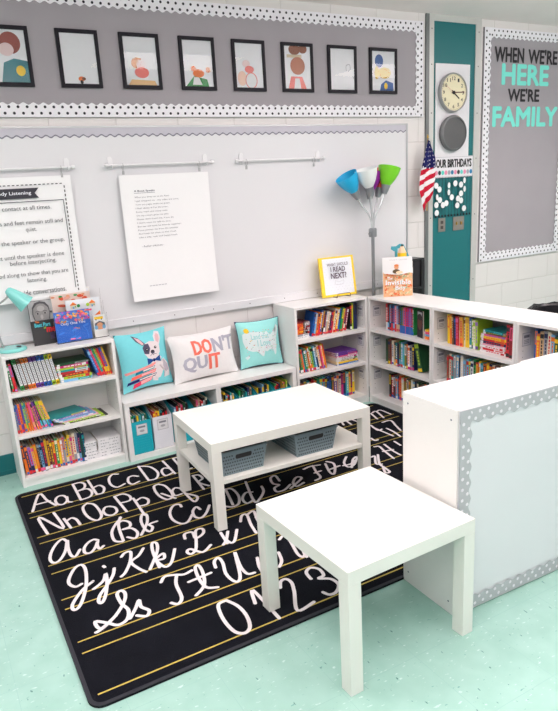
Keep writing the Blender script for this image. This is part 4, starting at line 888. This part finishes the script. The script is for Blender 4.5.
rod('white rod carrying the poem sheet, middle of three',-1.735,-1.035,(-1.705,-1.075),(-1.635,-1.13))
rod('empty white rod to the right of the poem sheet',-.855,-.160,(-.81,-.196),(-.785,-.245))
def sheet(name,label,x0,x1,z0,z1,y,draw,curl=.02):
    t=thing(name,label,'poster',((x0+x1)/2,y,z0)); w=x1-x0; h=z1-z0
    def S(x,yy,z):
        v=z/h; return (x, yy-curl*(1-v)**3-.006*math.sin(PI*v)*0, z)
    m=MB(); n=16; vs=[S(-w/2+w*i/4,0,h*j/n) for j in range(n+1) for i in range(5)]+[S(-w/2+w*i/4,.0008,h*j/n) for j in range(n+1) for i in range(5)]
    q=(n+1)*5
    fs=[(j*5+i,j*5+i+1,j*5+i+6,j*5+i+5) for j in range(n) for i in range(4)]; fs+=[tuple(q+a for a in f[::-1]) for f in fs]
    m.add(vs,fs,PAPER); m.xf=S; draw(m,w,h); m.xf=None; m.build('sheet',parent=t)
def poem(m,w,h):
    g=C_('ltprint',(110,110,120)); d=C_('dkprint',(60,58,80)); x=-w/2+.085; z=h-.105
    m.text('A Book Speaks',x,z,x+.135,z+.014,d,bold=.02); m.rect(x,z-.005,x+.135,z-.003,d)
    L=['When you drop me on the floor','I get stepped on - my sides are sore;','Torn out pages make me groan;',"I feel dizzy if I'm thrown;",'Every mark and every stain','On my covers gives me pain;',"Please don't bend me, if you do","I don't want to talk to you;",'But we will both be friends together,','If you protect me from the weather','And keep me clean so that I look','Like a tidy, neat and happy book.']
    for i,s in enumerate(L): m.text(s,x,z-.036-.0222*i,x+.0079*len(s),z-.024-.0222*i,g)
    m.text('- Author unknown -',x+.012,z-.335,x+.16,z-.323,g); [m.rect(x+.03+.02*i,.086,x+.046+.02*i,.091,C_('vltprint',(190,190,196))) for i in range(6)]
sheet('poem_sheet','large white sheet with a short printed poem hanging from the middle rod',-1.668,-1.072,.962,1.735,-.047,poem,.03)
def chart(m,w,h):
    k=C_('dkprint2',(40,40,52))
    xr=w/2
    # dashed border and inner frame
    z=.03
    while z<h-.05: m.rect(xr-.047,z,xr-.041,z+.014,k); m.rect(-xr+.041,z,-xr+.047,z+.014,k); z+=.024
    x=-xr+.045
    while x<xr-.05: m.rect(x,h-.047,x+.014,h-.042,k); x+=.024
    m.rect(xr-.062,.05,xr-.058,h-.135,k); m.rect(-xr+.058,.05,-xr+.062,h-.135,k); m.rect(-xr+.058,h-.138,xr-.058,h-.134,k)
    cx=-.03
    m.poly([(-xr+.2,h-.118),(xr-.195,h-.118),(xr-.215,h-.09),(xr-.19,h-.062),(-xr+.2,h-.062)],k)
    m.text('Whole Body Listening',-xr+.22,h-.102,xr-.235,h-.078,C_('whitep',(240,244,250)),bold=.01)
    L=[('Make eye contact at all times.',xr-.135,.178),('Keep hands and feet remain still and',xr-.08,.258),('quiet.',xr-.235,.298,.06),('Listen to the speaker or the group.',xr-.085,.368),('Wait until the speaker is done',xr-.1,.448),('before interjecting.',xr-.15,.482,.26),('Nod along to show that you are',xr-.09,.548),('listening.',xr-.22,.586,.11),('Avoid side conversations.',xr-.118,.652)]
    for it in L:
        s,x1,dz=it[:3]; wd=it[3] if len(it)>3 else .0138*len(s)
        m.text(s,x1-wd,h-dz-.011,x1,h-dz+.019,k,bold=.0)
sheet('rules_chart','white listening rules chart with a dashed border, cut by the left photo edge',-2.72,-1.958,1.05,1.75,-.047,chart,.02)
# clock, speaker and backing board
BP=MB().box(0,.365,-.006,0,0,.83,mat('white_board_panel',(234,232,236),.5))
tag(BP.build('backing_board',loc=(.932,-.0085,1.63)),'white board panel behind the clock on the teal wall strip','panel')
def disc(name,label,cat,x,z,parts):
    t=thing(name,label,cat,(x,-.015,z)); return t
RX_=Matrix.Rotation(PI/2,4,'X')
def clock():
    t=thing('wall_clock','round grey-rimmed wall clock with cream face showing about four fifteen','clock',(1.097,-.015,2.248)); g=mat('clock_rim',(172,172,172),.3,.5)
    MB().lathe([(.135,0),(.144,.004),(.146,.022),(.143,.032),(.138,.036),(.134,.034),(.134,.024)],g,48,RX_).build('rim',parent=t,smooth=True)
    m=MB().lathe([(0,0),(.134,0),(.134,.024),(0,.024)],mat('clock_face',(240,230,196),.6),48,RX_)
    for i in range(12):
        a=PI/2-(i+1)*PI/6; cx,cz=.103*math.cos(a),.103*math.sin(a); s=str(i+1); ww=.0095*len(s)
        m.text(s,cx-ww,cz-.013,cx+ww,cz+.013,BLACK,y=-.024,bold=.012)
    for i in range(60):
        a=i*PI/30; m.line([(.122*math.cos(a),.122*math.sin(a)),(.129*math.cos(a),.129*math.sin(a))],.0015,BLACK,y=-.024,smooth=0)
    m.build('dial',parent=t)
    def hand(n_,ang,l,w,mm,e):
        a=math.radians(90-ang); MB().line([(-.02*math.cos(a),-.02*math.sin(a)),(l*math.cos(a),l*math.sin(a))],w,mm,y=-.027-e,smooth=0).build(n_,parent=t)
    hand('hour_hand',127,.07,.01,BLACK,0); hand('minute_hand',88,.108,.007,mat('dark_red_hand',(90,30,34),.5),.001); hand('second_hand',300,.10,.0018,mat('red_hand',(190,60,50),.5),.002)
    MB().lathe([(0,.024),(.012,.024),(.012,.032),(0,.033)],BLACK,14,RX_).build('hub',parent=t,smooth=True)
clock()
t=thing('wall_speaker','round dark grey wall speaker directly below the clock','speaker',(1.102,-.015,1.946))
MB().lathe([(.12,0),(.133,.004),(.137,.03),(.13,.04),(.121,.042),(.119,.036)],mat('speaker_rim',(112,114,116),.4,.3),48,RX_).build('rim',parent=t,smooth=True)
m=MB().lathe([(0,0),(.120,0),(.120,.035),(0,.038)],mat('speaker_grille',(92,93,94),.7,bump=1,bscale=400),48,RX_); m.build('grille',parent=t,smooth=True)
# birthday chart
def bday():
    t=thing('birthday_chart','OUR BIRTHDAYS sign with hanging strings of white discs on the teal wall strip','sign',(.917,-.016,1.61))
    w=.425; h=.162; m=MB().box(0,w,-.006,0,0,h,mat('sign_white',(238,236,240),.5)); m.text('OUR BIRTHDAYS',.018,.075,w-.015,h-.02,BLACK,y=-.006,fat=.003)
    cs=[(240,150,180),(40,40,50),(90,216,200),(240,150,130),(170,170,180),(40,120,160),(240,150,200),(40,40,50),(110,220,210),(240,150,130),(170,170,190),(40,130,180)]
    for i,c0 in enumerate(cs): m.ell(.022+.0345*i,.038,.0155,.0175,C_('bd%d_%d'%(c0[0],c0[1]),c0),y=-.006)
    for z in (.004,h-.006): m.rect(.002,z,w-.002,z+.002,SM('grey'),y=-.006)
    m.build('sign_panel',parent=t)
    k=mat('black_cord',(30,34,40),.7); m=MB()
    for i in range(12):
        x=.02+.0345*i; m.tube([(x,-.006,.004),(x,-.006,-.30)],.0013,k,5)
    m.build('string',parent=t)
    for i in range(12):
        x=.02+.0345*i; MB().lathe([(0,-.312),(.006,-.308),(.008,-.30),(.004,-.293),(0,-.292)],k,8,Matrix.Translation((x,-.008,0))).build('bead',parent=t,smooth=True)
    D=[(.937,1.551),(.971,1.52),(1.075,1.548),(1.144,1.56),(1.21,1.548),(1.248,1.58),(1.25,1.512),(1.073,1.493),(1.212,1.477),(1.108,1.452),(.947,1.461),(.976,1.437),(1.178,1.438),(1.213,1.421),(.939,1.4),(1.01,1.396),(1.049,1.408),(1.171,1.384),(1.247,1.356),(.943,1.337)]
    for i,(x,z) in enumerate(D):
        narrow=i in (2,5,6,7,10); rx=.014 if narrow else .023
        m=MB(); pts=[(x-.917+rx*math.cos(a*PI/9),z-1.61+.024*math.sin(a*PI/9)) for a in range(18)]; m.prism(pts,-.0105-.0006*(i%4),-.0095-.0006*(i%4),PAPER,'y'); m.build('name_disc',parent=t)
bday()
SP=mat('brushed_plate',(150,146,138),.35,.6)
for x0,x1,lb,n_ in ((.978,1.054,'narrow metal wall plate with two dark slots under the birthday chart','power_outlet'),(1.142,1.266,'wide metal wall plate with two brass switches under the birthday chart','switch_plate')):
    t=thing(n_,lb,'outlet' if n_=='power_outlet' else 'switch',((x0+x1)/2,-.0085,1.181)); w=(x1-x0)/2
    MB().box(-w,w,-.004,0,0,.111,SP).build('plate',parent=t,bevel=.001)
    if n_=='power_outlet':
        for z in (.035,.076): MB().box(-.014,.014,-.0055,-.004,z-.012,z+.012,mat('socket_dark',(70,66,62),.5)).build('socket',parent=t)
    else:
        for x in (-.026,.026): MB().box(x-.005,x+.005,-.012,-.004,.044,.068,mat('brass',(196,160,80),.4,.6)).build('toggle',parent=t)
# flag
def flag():
    t=thing('wall_flag','small American flag on a wooden pole hanging left of the teal wall strip','flag',(.797,-.075,1.365))
    MB().tube([(-.005,0,0),(.0,0,.54)],.005,mat('flag_pole',(176,140,84),.5),8).lathe([(0,.54),(.008,.55),(.004,.565),(0,.575)],mat('gold_finial',(206,164,70),.35,.6),10).tube([(-.005,0,.03),(.0,.022,.0)],.004,METAL,6).build('pole',parent=t,smooth=True)
    R0=[(0.0,-.012,.006,.535),(.30,-.062,.048,.31+.06),(.62,-.105,.072,.235),(1.0,-.055,.066,.075)]
    def at(u,v):
        # v down the flag, u across
        K=[(0,(-.010,.530),(.012,.520)),(.30,(-.045,.395),(.060,.405)),(.55,(-.088,.260),(.068,.325)),(.75,(-.105,.165),(.072,.235)),(1.0,(-.058,-.01),(.062,.16))]
        for (v0,a0,b0),(v1,a1,b1) in zip(K,K[1:]):
            if v<=v1+1e-9:
                s=(v-v0)/(v1-v0); a=(a0[0]+(a1[0]-a0[0])*s,a0[1]+(a1[1]-a0[1])*s); b=(b0[0]+(b1[0]-b0[0])*s,b0[1]+(b1[1]-b0[1])*s)
                return (a[0]+(b[0]-a[0])*u, -.014+.010*math.sin(u*9+v*5)*min(1,v*3)+.004*math.sin(u*21), a[1]+(b[1]-a[1])*u)
    R=F_('flagred',(190,34,56)); Wf=F_('flagwhite',(238,234,236)); Bf=F_('flagblue',(38,40,92)); m=MB(); n=26; q=39
    for j in range(q):
        for i in range(n):
            u0,u1,v0,v1=i/n,(i+1)/n,j/q,(j+1)/q
            blue=(v0+v1)/2<.42 + .13*((u0+u1)/2); mm=Bf if blue else (R if (j//3)%2==0 else Wf)
            if blue and (i%5==2) and (j%3==1): mm=Wf
            m.add([at(u0,v0),at(u1,v0),at(u1,v1),at(u0,v1)],[(0,1,2,3)],mm)
    m.build('flag_cloth',parent=t,smooth='all')
flag()
# right bulletin board
def board_right():
    t=thing('bulletin_board',"tall grey bulletin board reading WHEN WE'RE HERE WE'RE FAMILY at the right",'bulletin board',(1.447,-.002,.888)); w=2.485-1.447; h=2.742-.888
    MB().box(0,w,-.012,0,0,h,GREYP).build('backing_panel',parent=t)
    m=MB(); border(m,0,w,0,h,.078,.055,.013,TRIMW,NAVY,.0086,.0245,-.013,'tblr'); m.build('border_trim',parent=t,label='white scalloped border with black dots')
    X,Z=1.447,.888; mint=mat('mint_letters',(120,226,212),.6)
    for s,x0,z0,x1,z1,mm,bo in (("WHEN",1.565,2.49,1.915,2.607,BLACK,.0045),("WE'RE",1.965,2.49,2.335,2.607,BLACK,.0045),('HERE',1.655,2.318,2.235,2.485,mint,.009),("WE'RE",1.735,2.19,2.125,2.297,BLACK,.0045),('FAMILY',1.560,1.99,2.375,2.156,mint,.009)):
        m=MB(); m.text(s,x0-X,z0-Z,x1-X,z1-Z,mm,y=-.0135,fat=bo); m.build('word_lettering',parent=t)
board_right()
